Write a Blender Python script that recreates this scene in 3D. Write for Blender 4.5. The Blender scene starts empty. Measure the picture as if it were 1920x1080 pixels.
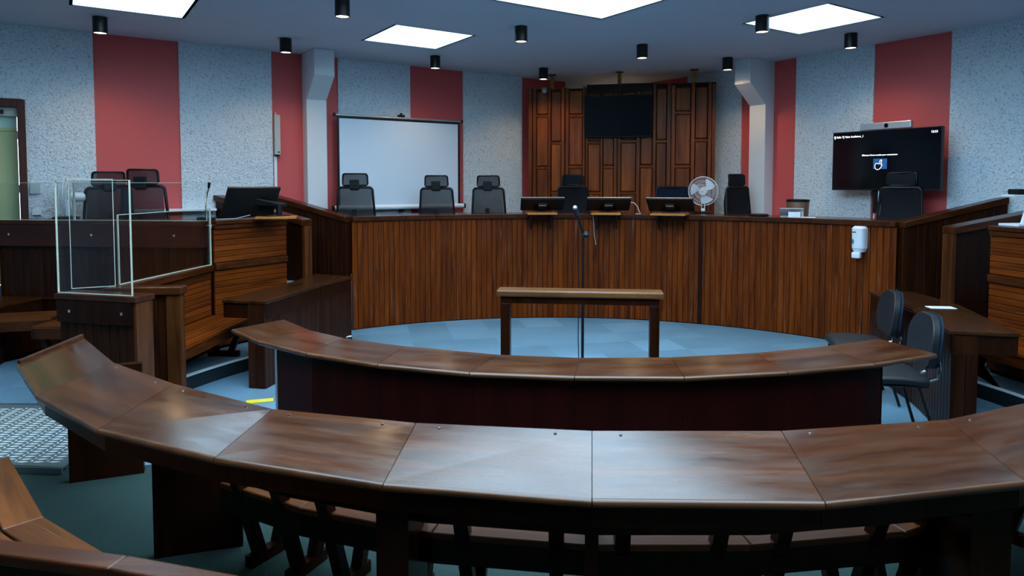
import bpy, bmesh, math, random
from mathutils import Vector, Matrix
random.seed(7)
S = bpy.context.scene
col = S.collection
PI = math.pi

# ------------------------------------------------------------------ camera
EYE = 1.85
F = 1280.0
TILT = math.atan(1280 / 25600)
YP = 345 + F * math.tan(TILT)
cam = bpy.data.cameras.new('camera')
cam.lens = 24.0
cam.sensor_width = 36.0
cam.shift_y = -(540 - YP) / 1920.0
cam.dof.use_dof = True
cam.dof.focus_distance = 8.6
cam.dof.aperture_fstop = 5.0
cam.clip_start = 0.05
co = bpy.data.objects.new('camera', cam)
co.location = (0, 0, EYE)
co.rotation_euler = (PI / 2 - TILT, 0, 0)
col.objects.link(co)
S.camera = co

# ------------------------------------------------------------------ sky and exposure
w = bpy.data.worlds.new('overcast_sky')
w.use_nodes = True
bg = w.node_tree.nodes['Background']
bg.inputs[0].default_value = (0.54, 0.80, 1.0, 1)
bg.inputs[1].default_value = 3.0
S.world = w
S.view_settings.view_transform = 'Standard'
S.view_settings.look = 'None'
S.view_settings.gamma = 1.0
S.view_settings.use_curve_mapping = False
S.view_settings.exposure = 1.80

# ------------------------------------------------------------------ frames of the place
TH = math.radians(33.5)
K = Vector((1.99, 12.546))                       # far corner of the room
U = Vector((-math.cos(TH), -math.sin(TH)))       # along the left wall, away from the corner
V = Vector((math.sin(TH), -math.cos(TH)))        # along the right wall, away from the corner
CE = 3.6                                         # ceiling height
L = 13.4                                         # side of the square room
CC = Vector((0.55, 4.9))                         # centre of the round well
AX = Vector((math.cos(math.radians(78.5)), math.sin(math.radians(78.5))))
RX = Vector((AX.y, -AX.x))


def W(u, v, z=None):
    p = K + U * u + V * v
    return Vector((p.x, p.y)) if z is None else Vector((p.x, p.y, z))


def arc(R, deg, z=None):
    a = math.radians(deg)
    p = CC + AX * (R * math.cos(a)) + RX * (R * math.sin(a))
    return Vector((p.x, p.y)) if z is None else Vector((p.x, p.y, z))


def ray(x, y):
    a = (x - 960) / F
    b = (YP - y) / F
    return Vector((a, math.cos(TILT) + b * math.sin(TILT), b * math.cos(TILT) - math.sin(TILT)))


def G(x, y, z):                                  # survey: a sight line meets a level
    d = ray(x, y)
    s = (z - EYE) / d.z
    return Vector((d.x * s, d.y * s, z))


def RV(x, y, p, n):                              # survey: a sight line meets an upright plane
    d = ray(x, y)
    s = (p.x * n.x + p.y * n.y) / (d.x * n.x + d.y * n.y)
    return Vector((d.x * s, d.y * s, EYE + d.z * s))


def GY(x, y, Y):
    d = ray(x, y)
    s = Y / d.y
    return Vector((d.x * s, Y, EYE + d.z * s))


def v3(p, z):
    return Vector((p[0], p[1], z))


# ------------------------------------------------------------------ mesh builder
class MB:
    def __init__(s):
        s.v, s.f, s.m = [], [], []

    def add(s, vs, fs, mi=0):
        o = len(s.v)
        s.v += [Vector(x) for x in vs]
        s.f += [[i + o for i in f] for f in fs]
        s.m += [mi] * len(fs)
        return s

    def hexa(s, q, mi=0):                        # 8 corners: bottom 0-3, top 4-7
        return s.add(q, [[3, 2, 1, 0], [4, 5, 6, 7], [0, 1, 5, 4], [1, 2, 6, 5], [2, 3, 7, 6], [3, 0, 4, 7]], mi)

    def box(s, c, d, rz=0, mi=0):
        M = Matrix.Rotation(rz, 3, 'Z')
        c = Vector(c)
        x, y, z = d[0] / 2, d[1] / 2, d[2] / 2
        return s.hexa([c + M @ Vector(p) for p in ((-x, -y, -z), (x, -y, -z), (x, y, -z), (-x, y, -z), (-x, -y, z), (x, -y, z), (x, y, z), (-x, y, z))], mi)

    def bar(s, p0, p1, wd, h, up=(0, 0, 1), mi=0):   # a square-cut bar from p0 to p1
        p0, p1, up = Vector(p0), Vector(p1), Vector(up)
        d = (p1 - p0).normalized()
        sx = d.cross(up)
        if sx.length < 1e-5:
            sx = d.cross(Vector((1, 0, 0)))
        sx.normalize()
        uu = sx.cross(d).normalized()
        a, b = sx * wd / 2, uu * h / 2
        return s.hexa([p0 - a - b, p0 + a - b, p1 + a - b, p1 - a - b, p0 - a + b, p0 + a + b, p1 + a + b, p1 - a + b], mi)

    def prism(s, poly, z0, z1, mi=0):
        n = len(poly)
        vs = [(p[0], p[1], z0 if not callable(z0) else z0(p)) for p in poly] + [(p[0], p[1], z1 if not callable(z1) else z1(p)) for p in poly]
        fs = [list(range(n))[::-1], [n + i for i in range(n)]]
        fs += [[i, (i + 1) % n, n + (i + 1) % n, n + i] for i in range(n)]
        return s.add(vs, fs, mi)

    def slab(s, a, b, z0, z1, t, mi=0):          # upright board from a to b, thickness t; z may be pairs
        a, b = Vector((a[0], a[1])), Vector((b[0], b[1]))
        n = (b - a).normalized()
        n = Vector((-n.y, n.x)) * t / 2
        za = z0 if isinstance(z0, tuple) else (z0, z0)
        zb = z1 if isinstance(z1, tuple) else (z1, z1)
        return s.hexa([v3(a + n, za[0]), v3(a - n, za[0]), v3(b - n, za[1]), v3(b + n, za[1]),
                       v3(a + n, zb[0]), v3(a - n, zb[0]), v3(b - n, zb[1]), v3(b + n, zb[1])], mi)

    def cyl(s, p0, p1, r0, r1=None, n=16, mi=0):
        r1 = r0 if r1 is None else r1
        p0, p1 = Vector(p0), Vector(p1)
        d = (p1 - p0).normalized()
        x = d.orthogonal().normalized()
        y = d.cross(x)
        vs = [p0 + (x * math.cos(2 * PI * i / n) + y * math.sin(2 * PI * i / n)) * r0 for i in range(n)]
        vs += [p1 + (x * math.cos(2 * PI * i / n) + y * math.sin(2 * PI * i / n)) * r1 for i in range(n)]
        fs = [list(range(n))[::-1], [n + i for i in range(n)]] + [[i, (i + 1) % n, n + (i + 1) % n, n + i] for i in range(n)]
        return s.add(vs, fs, mi)

    def lathe(s, c, prof, n=24, M=None, mi=0):   # profile of (r, z) turned about z
        c = Vector(c)
        M = M or Matrix.Identity(3)
        vs, fs = [], []
        for r, z in prof:
            for i in range(n):
                vs.append(c + M @ Vector((r * math.cos(2 * PI * i / n), r * math.sin(2 * PI * i / n), z)))
        for k in range(len(prof) - 1):
            for i in range(n):
                fs.append([k * n + i, k * n + (i + 1) % n, (k + 1) * n + (i + 1) % n, (k + 1) * n + i])
        if prof[0][0] > 1e-6:
            fs.append(list(range(n))[::-1])
        if prof[-1][0] > 1e-6:
            fs.append([(len(prof) - 1) * n + i for i in range(n)])
        return s.add(vs, fs, mi)

    def tube(s, pts, r, n=8, closed=False, mi=0):
        pts = [Vector(p) for p in pts]
        m = len(pts)
        vs, fs = [], []
        x = None
        for i in range(m):
            if closed:
                d = (pts[(i + 1) % m] - pts[i - 1]).normalized()
            else:
                d = (pts[min(i + 1, m - 1)] - pts[max(i - 1, 0)]).normalized()
            x = d.orthogonal().normalized() if x is None else (x - d * x.dot(d)).normalized()
            y = d.cross(x)
            for k in range(n):
                a = 2 * PI * k / n
                vs.append(pts[i] + (x * math.cos(a) + y * math.sin(a)) * r)
        for i in range(m if closed else m - 1):
            j = (i + 1) % m
            for k in range(n):
                fs.append([i * n + k, i * n + (k + 1) % n, j * n + (k + 1) % n, j * n + k])
        if not closed:
            fs += [list(range(n))[::-1], [(m - 1) * n + k for k in range(n)]]
        return s.add(vs, fs, mi)

    def grid(s, fn, nu, nv, t, mi=0):            # thick curved sheet; fn(u,v) -> (point, normal)
        vs, fs = [], []
        for sgn in (1, -1):
            for i in range(nu + 1):
                for j in range(nv + 1):
                    p, nn = fn(i / nu, j / nv)
                    vs.append(Vector(p) + Vector(nn) * sgn * t / 2)
        q = (nu + 1) * (nv + 1)
        ix = lambda i, j: i * (nv + 1) + j
        for i in range(nu):
            for j in range(nv):
                f = [ix(i, j), ix(i + 1, j), ix(i + 1, j + 1), ix(i, j + 1)]
                fs += [f, [q + k for k in f[::-1]]]
        rim = [ix(i, 0) for i in range(nu)] + [ix(nu, j) for j in range(nv)] + [ix(i, nv) for i in range(nu, 0, -1)] + [ix(0, j) for j in range(nv, 0, -1)]
        for k in range(len(rim)):
            a, b = rim[k], rim[(k + 1) % len(rim)]
            fs.append([b, a, q + a, q + b])
        return s.add(vs, fs, mi)

    def xf(s, M):
        s.v = [M @ p for p in s.v]
        return s

    def mesh(s, name, mats, smooth=False, Minv=None):
        me = bpy.data.meshes.new(name)
        vs = s.v if Minv is None else [Minv @ p for p in s.v]
        me.from_pydata([tuple(p) for p in vs], [], s.f)
        for m in (mats if isinstance(mats, (list, tuple)) else [mats]):
            me.materials.append(m)
        for p, mi in zip(me.polygons, s.m):
            p.material_index = mi
            p.use_smooth = smooth
        me.update()
        bm = bmesh.new()
        bm.from_mesh(me)
        bmesh.ops.recalc_face_normals(bm, faces=bm.faces)
        bm.to_mesh(me)
        bm.free()
        if smooth:
            try:
                me.set_sharp_from_angle(angle=math.radians(40))
            except Exception:
                pass
        return me


MW = {}                                          # world matrix of each object by name


def link(o, parent=None, wm=None):
    col.objects.link(o)
    if parent is not None:
        o.parent = parent
    MW[o.name] = wm if wm is not None else (MW[parent.name].copy() if parent is not None else Matrix.Identity(4))
    return o


def tag(o, label=None, cat=None, group=None, kind=None):
    if label:
        o['label'] = label
    if cat:
        o['category'] = cat
    if group:
        o['group'] = group
    if kind:
        o['kind'] = kind
    return o


def thing(name, label, cat, loc=(0, 0, 0), rz=0, group=None, kind=None):
    o = bpy.data.objects.new(name, None)
    o.empty_display_size = 0.1
    M = Matrix.Translation(Vector(loc)) @ Matrix.Rotation(rz, 4, 'Z')
    o.matrix_basis = M
    link(o, None, M)
    return tag(o, label, cat, group, kind)


def obj(name, mb, mat, parent=None, smooth=False, bevel=0.0, local=False, label=None, kind=None):
    Minv = None
    if parent is not None and not local:
        Minv = MW[parent.name].inverted()
    me = mb.mesh(name, mat, smooth, Minv)
    o = bpy.data.objects.new(name, me)
    link(o, parent)
    if bevel:
        b = o.modifiers.new('bevel', 'BEVEL')
        b.width = bevel
        b.segments = 2
        b.limit_method = 'ANGLE'
        b.angle_limit = math.radians(35)
    return tag(o, label, None, None, kind)


def piece(name, me, parent, wm):                 # an alike piece sharing its mesh
    o = bpy.data.objects.new(name, me)
    link(o, parent, wm)
    o.matrix_basis = MW[parent.name].inverted() @ wm
    return o


def struct(name, mb, mat, parent=None, smooth=False, bevel=0.0):
    o = obj(name, mb, mat, parent, smooth, bevel)
    if parent is None:
        o['kind'] = 'structure'
    return o


def sroot(name, loc=(0, 0, 0)):
    return thing(name, None, None, loc, 0, None, 'structure')


def solo(name, mb, mat, label, cat, group=None, smooth=False, bevel=0.0, kind=None):
    base = Vector((sum(p.x for p in mb.v) / len(mb.v), sum(p.y for p in mb.v) / len(mb.v), min(p.z for p in mb.v)))
    me = mb.mesh(name, mat, smooth, Matrix.Translation(-base))
    o = bpy.data.objects.new(name, me)
    o.location = base
    link(o, None, Matrix.Translation(base))
    if bevel:
        b = o.modifiers.new('bevel', 'BEVEL')
        b.width = bevel
        b.segments = 2
        b.limit_method = 'ANGLE'
    return tag(o, label, cat, group, kind)


def copy_tree(o, parent=None, M=None):
    c = o.copy()
    col.objects.link(c)
    if parent is not None:
        c.parent = parent
    else:
        c.matrix_basis = M
    for ch in list(o.children):
        copy_tree(ch, c)
    return c


# ------------------------------------------------------------------ materials
def new_mat(name):
    m = bpy.data.materials.new(name)
    m.use_nodes = True
    nt = m.node_tree
    return m, nt, nt.nodes, nt.links, nt.nodes['Principled BSDF']


def rgb(r, g, b):                                # sRGB 0-255 -> linear
    f = lambda c: (c / 12.92) if c <= 0.04045 else ((c + 0.055) / 1.055) ** 2.4
    return (f(r / 255), f(g / 255), f(b / 255), 1)


def plain(name, c, rough=0.5, metal=0.0, spec=0.5, coat=0.0, emit=None, es=0.0, vary=0.06, scale=30):
    m, nt, N, Lk, P = new_mat(name)
    tc = N.new('ShaderNodeTexCoord')
    nz = N.new('ShaderNodeTexNoise')
    nz.inputs['Scale'].default_value = scale
    nz.inputs['Detail'].default_value = 3
    Lk.new(tc.outputs['Object'], nz.inputs['Vector'])
    mx = N.new('ShaderNodeMix')
    mx.data_type = 'RGBA'
    mx.inputs[6].default_value = [x * (1 - vary) for x in c[:3]] + [1]
    mx.inputs[7].default_value = [min(1, x * (1 + vary)) for x in c[:3]] + [1]
    Lk.new(nz.outputs['Fac'], mx.inputs[0])
    Lk.new(mx.outputs[2], P.inputs['Base Color'])
    P.inputs['Roughness'].default_value = rough
    P.inputs['Metallic'].default_value = metal
    P.inputs['Specular IOR Level'].default_value = spec
    P.inputs['Coat Weight'].default_value = coat
    if emit:
        P.inputs['Emission Color'].default_value = emit
        P.inputs['Emission Strength'].default_value = es
    return m


def wood(name, dark, light, grain='z', rough=0.32, freq=1.0, rand=0.5, wear=0.0, wearcol=(0.35, 0.27, 0.2, 1), scuff=0.0, spec=0.22, coat=0.0, bump=0.08):
    m, nt, N, Lk, P = new_mat(name)
    tc = N.new('ShaderNodeTexCoord')
    oi = N.new('ShaderNodeObjectInfo')
    mp = N.new('ShaderNodeMapping')
    sc = {'z': (14, 14, 0.9), 'x': (0.9, 14, 14), 'y': (14, 0.9, 14)}[grain]
    mp.inputs['Scale'].default_value = [k * freq for k in sc]
    ad = N.new('ShaderNodeVectorMath')
    ad.operation = 'ADD'
    mul = N.new('ShaderNodeMath')
    mul.operation = 'MULTIPLY'
    mul.inputs[1].default_value = 37.0
    Lk.new(oi.outputs['Random'], mul.inputs[0])
    Lk.new(tc.outputs['Object'], mp.inputs['Vector'])
    Lk.new(mp.outputs['Vector'], ad.inputs[0])
    Lk.new(mul.outputs[0], ad.inputs[1])
    nz = N.new('ShaderNodeTexNoise')
    nz.inputs['Scale'].default_value = 1.3
    nz.inputs['Detail'].default_value = 7
    nz.inputs['Roughness'].default_value = 0.62
    nz.inputs['Distortion'].default_value = 0.6
    Lk.new(ad.outputs[0], nz.inputs['Vector'])
    cr = N.new('ShaderNodeValToRGB')
    cr.color_ramp.elements[0].position = 0.3
    cr.color_ramp.elements[0].color = dark
    cr.color_ramp.elements[1].position = 0.72
    cr.color_ramp.elements[1].color = light
    Lk.new(nz.outputs['Fac'], cr.inputs['Fac'])
    out = cr.outputs['Color']
    hs = N.new('ShaderNodeHueSaturation')
    mr = N.new('ShaderNodeMapRange')
    mr.inputs['To Min'].default_value = 1 - rand * 0.6
    mr.inputs['To Max'].default_value = 1 + rand * 0.6
    Lk.new(oi.outputs['Random'], mr.inputs['Value'])
    Lk.new(mr.outputs['Result'], hs.inputs['Value'])
    Lk.new(out, hs.inputs['Color'])
    out = hs.outputs['Color']
    if wear > 0:                                 # thin pale scratches along the grain
        mp2 = N.new('ShaderNodeMapping')
        s2 = {'z': (160, 160, 2.2), 'x': (2.2, 160, 160), 'y': (160, 2.2, 160)}[grain]
        mp2.inputs['Scale'].default_value = s2
        ad2 = N.new('ShaderNodeVectorMath')
        ad2.operation = 'ADD'
        Lk.new(tc.outputs['Object'], mp2.inputs['Vector'])
        Lk.new(mp2.outputs['Vector'], ad2.inputs[0])
        Lk.new(mul.outputs[0], ad2.inputs[1])
        n2 = N.new('ShaderNodeTexNoise')
        n2.inputs['Scale'].default_value = 1.0
        n2.inputs['Detail'].default_value = 2
        Lk.new(ad2.outputs[0], n2.inputs['Vector'])
        c2 = N.new('ShaderNodeValToRGB')
        c2.color_ramp.elements[0].position = 0.70 - 0.06 * wear
        c2.color_ramp.elements[0].color = (0, 0, 0, 1)
        c2.color_ramp.elements[1].position = 0.76 - 0.04 * wear
        c2.color_ramp.elements[1].color = (min(1, wear),) * 3 + (1,)
        Lk.new(n2.outputs['Fac'], c2.inputs['Fac'])
        mx = N.new('ShaderNodeMix')
        mx.data_type = 'RGBA'
        mx.inputs[7].default_value = wearcol
        Lk.new(c2.outputs['Color'], mx.inputs[0])
        Lk.new(out, mx.inputs[6])
        out = mx.outputs[2]
    if scuff > 0:                                # cloudy worn varnish
        n3 = N.new('ShaderNodeTexNoise')
        n3.inputs['Scale'].default_value = 5.0
        n3.inputs['Detail'].default_value = 5
        n3.inputs['Roughness'].default_value = 0.7
        mp3 = N.new('ShaderNodeMapping')
        mp3.inputs['Scale'].default_value = {'z': (1.6, 1.6, .3), 'x': (.3, 1.6, 1.6), 'y': (1.6, .3, 1.6)}[grain]
        Lk.new(tc.outputs['Object'], mp3.inputs['Vector'])
        Lk.new(mp3.outputs['Vector'], n3.inputs['Vector'])
        c3 = N.new('ShaderNodeValToRGB')
        c3.color_ramp.elements[0].position = 0.40
        c3.color_ramp.elements[0].color = (0, 0, 0, 1)
        c3.color_ramp.elements[1].position = 0.85
        c3.color_ramp.elements[1].color = (scuff,) * 3 + (1,)
        Lk.new(n3.outputs['Fac'], c3.inputs['Fac'])
        mx = N.new('ShaderNodeMix')
        mx.data_type = 'RGBA'
        mx.inputs[7].default_value = wearcol
        Lk.new(c3.outputs['Color'], mx.inputs[0])
        Lk.new(out, mx.inputs[6])
        out = mx.outputs[2]
        m3 = N.new('ShaderNodeMapRange')
        m3.inputs['From Min'].default_value = 0.3
        m3.inputs['From Max'].default_value = 0.75
        m3.inputs['To Min'].default_value = rough - 0.05
        m3.inputs['To Max'].default_value = rough + 0.12
        Lk.new(n3.outputs['Fac'], m3.inputs['Value'])
        Lk.new(m3.outputs['Result'], P.inputs['Roughness'])
    else:
        P.inputs['Roughness'].default_value = rough
    Lk.new(out, P.inputs['Base Color'])
    P.inputs['Specular IOR Level'].default_value = spec
    P.inputs['Coat Weight'].default_value = coat
    P.inputs['Coat Roughness'].default_value = 0.15
    bp = N.new('ShaderNodeBump')
    bp.inputs['Strength'].default_value = bump
    bp.inputs['Distance'].default_value = 0.01
    Lk.new(nz.outputs['Fac'], bp.inputs['Height'])
    Lk.new(bp.outputs['Normal'], P.inputs['Normal'])
    return m


def plaster_mat():
    m, nt, N, Lk, P = new_mat('rough_plaster')
    tc = N.new('ShaderNodeTexCoord')
    nz = N.new('ShaderNodeTexNoise')
    nz.inputs['Scale'].default_value = 46
    nz.inputs['Detail'].default_value = 3
    nz.inputs['Roughness'].default_value = 0.55
    nz.inputs['Distortion'].default_value = 0.5
    Lk.new(tc.outputs['Object'], nz.inputs['Vector'])
    cr = N.new('ShaderNodeValToRGB')
    cr.color_ramp.elements[0].position = 0.33
    cr.color_ramp.elements[0].color = rgb(186, 194, 202)
    cr.color_ramp.elements[1].position = 0.47
    cr.color_ramp.elements[1].color = rgb(226, 236, 244)
    Lk.new(nz.outputs['Fac'], cr.inputs['Fac'])
    Lk.new(cr.outputs['Color'], P.inputs['Base Color'])
    P.inputs['Roughness'].default_value = 0.75
    bp = N.new('ShaderNodeBump')
    bp.inputs['Strength'].default_value = 1.0
    bp.inputs['Distance'].default_value = 0.03
    Lk.new(nz.outputs['Fac'], bp.inputs['Height'])
    Lk.new(bp.outputs['Normal'], P.inputs['Normal'])
    return m


def carpet_mat(name, c, tile=0.0, ang=0.0, vary=0.25):
    m, nt, N, Lk, P = new_mat(name)
    tc = N.new('ShaderNodeTexCoord')
    nz = N.new('ShaderNodeTexNoise')
    nz.inputs['Scale'].default_value = 160
    nz.inputs['Detail'].default_value = 2
    Lk.new(tc.outputs['Object'], nz.inputs['Vector'])
    n2 = N.new('ShaderNodeTexNoise')
    n2.inputs['Scale'].default_value = 1.6
    n2.inputs['Detail'].default_value = 3
    Lk.new(tc.outputs['Object'], n2.inputs['Vector'])
    a = N.new('ShaderNodeMapRange')
    a.inputs['From Min'].default_value = 0.3
    a.inputs['From Max'].default_value = 0.7
    a.inputs['To Min'].default_value = 1 - vary
    a.inputs['To Max'].default_value = 1 + vary
    Lk.new(nz.outputs['Fac'], a.inputs['Value'])
    b = N.new('ShaderNodeMapRange')
    b.inputs['To Min'].default_value = 0.8
    b.inputs['To Max'].default_value = 1.2
    Lk.new(n2.outputs['Fac'], b.inputs['Value'])
    mu = N.new('ShaderNodeMath')
    mu.operation = 'MULTIPLY'
    Lk.new(a.outputs['Result'], mu.inputs[0])
    Lk.new(b.outputs['Result'], mu.inputs[1])
    val = mu.outputs[0]
    if tile:                                     # laid squares of slightly different shade
        mp = N.new('ShaderNodeMapping')
        mp.inputs['Rotation'].default_value = (0, 0, ang)
        mp.inputs['Scale'].default_value = (1 / tile, 1 / tile, 0)
        Lk.new(tc.outputs['Object'], mp.inputs['Vector'])
        fl = N.new('ShaderNodeVectorMath')
        fl.operation = 'FLOOR'
        Lk.new(mp.outputs['Vector'], fl.inputs[0])
        wn = N.new('ShaderNodeTexWhiteNoise')
        Lk.new(fl.outputs[0], wn.inputs['Vector'])
        t = N.new('ShaderNodeMapRange')
        t.inputs['To Min'].default_value = 0.84
        t.inputs['To Max'].default_value = 1.16
        Lk.new(wn.outputs['Value'], t.inputs['Value'])
        mu2 = N.new('ShaderNodeMath')
        mu2.operation = 'MULTIPLY'
        Lk.new(val, mu2.inputs[0])
        Lk.new(t.outputs['Result'], mu2.inputs[1])
        val = mu2.outputs[0]
    hs = N.new('ShaderNodeHueSaturation')
    hs.inputs['Color'].default_value = c
    Lk.new(val, hs.inputs['Value'])
    Lk.new(hs.outputs['Color'], P.inputs['Base Color'])
    P.inputs['Roughness'].default_value = 0.95
    P.inputs['Specular IOR Level'].default_value = 0.15
    bp = N.new('ShaderNodeBump')
    bp.inputs['Strength'].default_value = 0.5
    bp.inputs['Distance'].default_value = 0.006
    Lk.new(nz.outputs['Fac'], bp.inputs['Height'])
    Lk.new(bp.outputs['Normal'], P.inputs['Normal'])
    return m


def see_through(name, c, keep, rough=0.1, gloss=0.06):
    m, nt, N, Lk, P = new_mat(name)
    tr = N.new('ShaderNodeBsdfTransparent')
    tr.inputs['Color'].default_value = c
    gl = N.new('ShaderNodeBsdfGlossy')
    gl.inputs['Roughness'].default_value = rough
    fr = N.new('ShaderNodeFresnel')
    fr.inputs['IOR'].default_value = 1.3
    mr = N.new('ShaderNodeMath')
    mr.operation = 'MULTIPLY_ADD'
    mr.inputs[1].default_value = 0.2
    mr.inputs[2].default_value = gloss
    Lk.new(fr.outputs[0], mr.inputs[0])
    mx = N.new('ShaderNodeMixShader')
    Lk.new(mr.outputs[0], mx.inputs[0])
    Lk.new(tr.outputs[0], mx.inputs[1])
    Lk.new(gl.outputs[0], mx.inputs[2])
    Lk.new(mx.outputs[0], N['Material Output'].inputs['Surface'])
    return m


def mesh_fabric(name, c, through=0.45):
    m, nt, N, Lk, P = new_mat(name)
    P.inputs['Base Color'].default_value = c
    P.inputs['Roughness'].default_value = 0.7
    tc = N.new('ShaderNodeTexCoord')
    wv = N.new('ShaderNodeTexWave')
    wv.bands_direction = 'Z'
    wv.inputs['Scale'].default_value = 60
    Lk.new(tc.outputs['Object'], wv.inputs['Vector'])
    mr = N.new('ShaderNodeMapRange')
    mr.inputs['To Min'].default_value = through - 0.12
    mr.inputs['To Max'].default_value = through + 0.12
    Lk.new(wv.outputs['Fac'], mr.inputs['Value'])
    tr = N.new('ShaderNodeBsdfTransparent')
    mx = N.new('ShaderNodeMixShader')
    Lk.new(mr.outputs['Result'], mx.inputs[0])
    Lk.new(P.outputs[0], mx.inputs[1])
    Lk.new(tr.outputs[0], mx.inputs[2])
    Lk.new(mx.outputs[0], N['Material Output'].inputs['Surface'])
    return m


M_RED = plain('red_wall_paint', rgb(206, 82, 80), 0.6, vary=0.04, scale=4)
M_PLASTER = plaster_mat()
M_CEIL = plain('ceiling_paint', rgb(196, 200, 210), 0.8, vary=0.03, scale=3)
M_COLUMN = plain('column_paint', rgb(214, 216, 220), 0.6, vary=0.03, scale=3)
M_SHAFT = plain('shaft_paint', rgb(222, 228, 226), 0.7, vary=0.02)
M_CARPET = carpet_mat('blue_carpet', rgb(98, 128, 146), 0.5, math.radians(-12))
M_CARPET_SHADED = carpet_mat('shaded_carpet', rgb(40, 56, 52), 0, 0, 0.3)  # shade and greenish light mixed into the carpet's colour
M_NOSING = plain('aluminium_nosing', rgb(226, 230, 230), 0.4, 0.0)
M_RISER = carpet_mat('riser_carpet', rgb(26, 38, 44), 0, 0, 0.2)
WS = wood('bench_slat_wood', (0.048, 0.007, 0.0006, 1), (0.205, 0.038, 0.0016, 1), 'z', 0.45, 1.0, 0.28, wear=0.6, spec=.12)
WD = wood('dark_fluted_wood', (0.012, 0.003, 0.001, 1), (0.040, 0.010, 0.0028, 1), 'z', 0.36, 1.0, 0.3, wear=0.12, spec=.12)
WV_ = wood('dark_wood_upright', (0.008, 0.002, 0.0006, 1), (0.028, 0.0065, 0.0018, 1), 'z', 0.32, 0.9, 0.2, spec=.12)
WR = wood('rail_wood', (0.026, 0.006, 0.0015, 1), (0.080, 0.020, 0.005, 1), 'x', 0.26, 0.9, 0.2)
WT = wood('worn_table_top', (0.018, 0.004, 0.0008, 1), (0.085, 0.020, 0.0026, 1), 'x', 0.17, 0.55, 0.25, wear=0.15, wearcol=(0.15, 0.085, 0.05, 1), scuff=0.25, bump=0.012, spec=0.5)
WH = wood('bench_board_wood', (0.060, 0.010, 0.001, 1), (0.21, 0.042, 0.004, 1), 'y', 0.3, 0.8, 0.3, wear=0.3, wearcol=(0.42, 0.27, 0.16, 1))
WHX = wood('bench_plank_wood', (0.050, 0.011, 0.002, 1), (0.17, 0.046, 0.010, 1), 'x', 0.35, 0.8, 0.25, wear=0.2, wearcol=(0.42, 0.3, 0.2, 1))
WP = wood('backdrop_panel_wood', (0.085, 0.016, 0.0015, 1), (0.32, 0.075, 0.006, 1), 'z', 0.38, 0.7, 0.45)
WB = wood('backdrop_batten_wood', (0.065, 0.012, 0.0012, 1), (0.27, 0.060, 0.005, 1), 'z', 0.36, 0.9, 0.4)
WG = wood('golden_wood', (0.26, 0.085, 0.015, 1), (0.50, 0.19, 0.045, 1), 'x', 0.35, 0.8, 0.1)
WK = wood('red_stained_board', (0.012, 0.001, 0.0008, 1), (0.028, 0.002, 0.0015, 1), 'z', 0.5, 0.5, 0.1, spec=0.12)
M_BLACK = plain('black_plastic', (0.0045, 0.005, 0.006, 1), 0.42, spec=0.3)
M_BLACKM = plain('black_metal', (0.004, 0.004, 0.0045, 1), 0.35, 0.0, spec=.35)
M_SCREEN = plain('dark_screen_glass', (0.002, 0.0025, 0.004, 1), 0.08, spec=0.3)
M_FABRIC = plain('black_fabric', (0.008, 0.009, 0.013, 1), 0.85, spec=.2, scale=90, vary=0.3)
M_NAVY = plain('navy_fabric', (0.004, 0.012, 0.028, 1), 0.8, spec=.25, scale=90, vary=0.2)
M_VINYL = plain('scuffed_vinyl', (0.011, 0.012, 0.014, 1), 0.5, spec=.3, scale=25, vary=0.5)
M_MESH = mesh_fabric('chair_mesh', (0.010, 0.011, 0.016, 1), 0.36)
M_CHROME = plain('chrome', (0.62, 0.64, 0.66, 1), 0.18, 1.0)
M_ALU = plain('brushed_aluminium', rgb(190, 194, 198), 0.38, 0.85)
M_WHITE = plain('white_plastic', rgb(226, 230, 236), 0.4)
M_OFFW = plain('grey_white_metal', rgb(176, 182, 176), 0.5)
M_SCREENW = plain('projection_fabric', rgb(206, 220, 234), 0.7, vary=0.01, scale=2)
M_PAPER = plain('paper', rgb(232, 236, 240), 0.7, vary=0.02)
M_GREEN = plain('pale_green_door', rgb(170, 178, 128), 0.5, vary=0.03, scale=3)
M_AQUA = plain('pale_aqua_panel', rgb(176, 204, 190), 0.5, vary=0.03, scale=3)
M_DOORW = wood('door_frame_wood', (0.040, 0.010, 0.007, 1), (0.085, 0.022, 0.014, 1), 'z', 0.4, 1, 0.1)
M_COPPER = plain('copper_bin', rgb(150, 116, 100), 0.4, 0.6)
M_YELLOW = plain('yellow_tape', rgb(225, 190, 20), 0.6)
M_LAMP = plain('lamp_lens', (0.9, 0.85, 0.75, 1), 0.4, emit=(1.0, 0.86, 0.66, 1), es=2.2)
M_TEXT = plain('screen_text', (0.8, 0.9, 1, 1), 0.5, emit=(0.8, 0.92, 1, 1), es=0.9)
M_BLUEUI = plain('screen_blue', (0.02, 0.10, 0.3, 1), 0.5, emit=(0.008, 0.05, 0.16, 1), es=0.15)
M_DARKUI = plain('screen_black', (0.002, 0.002, 0.003, 1), 0.3)
M_GLASS = see_through('clear_acrylic', (0.95, 0.965, 0.97, 1), 0, 0.04, 0.008)
M_GEDGE = plain('acrylic_edge', rgb(204, 204, 182), 0.3, emit=None)
M_PANE = see_through('skylight_glazing', (0.96, 0.98, 1.0, 1), 0, 0.05, 0.01)
M_TREAD = plain('tread_plate', rgb(120, 130, 128), 0.42, 0.6, vary=0.1)
M_TREADUP = plain('tread_ridge', rgb(232, 236, 236), 0.35, 0.3, vary=0.05)
M_TEAL = plain('teal_led', (0.02, 0.25, 0.3, 1), 0.3)

# ------------------------------------------------------------------ room shell
# floors
fl = MB()
fl.prism([W(-0.1, -0.1), W(L + .1, -0.1), W(L + .1, L + .1), W(-0.1, L + .1)][::-1], -0.12, 0.0)
struct('floor', fl, M_CARPET)
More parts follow.
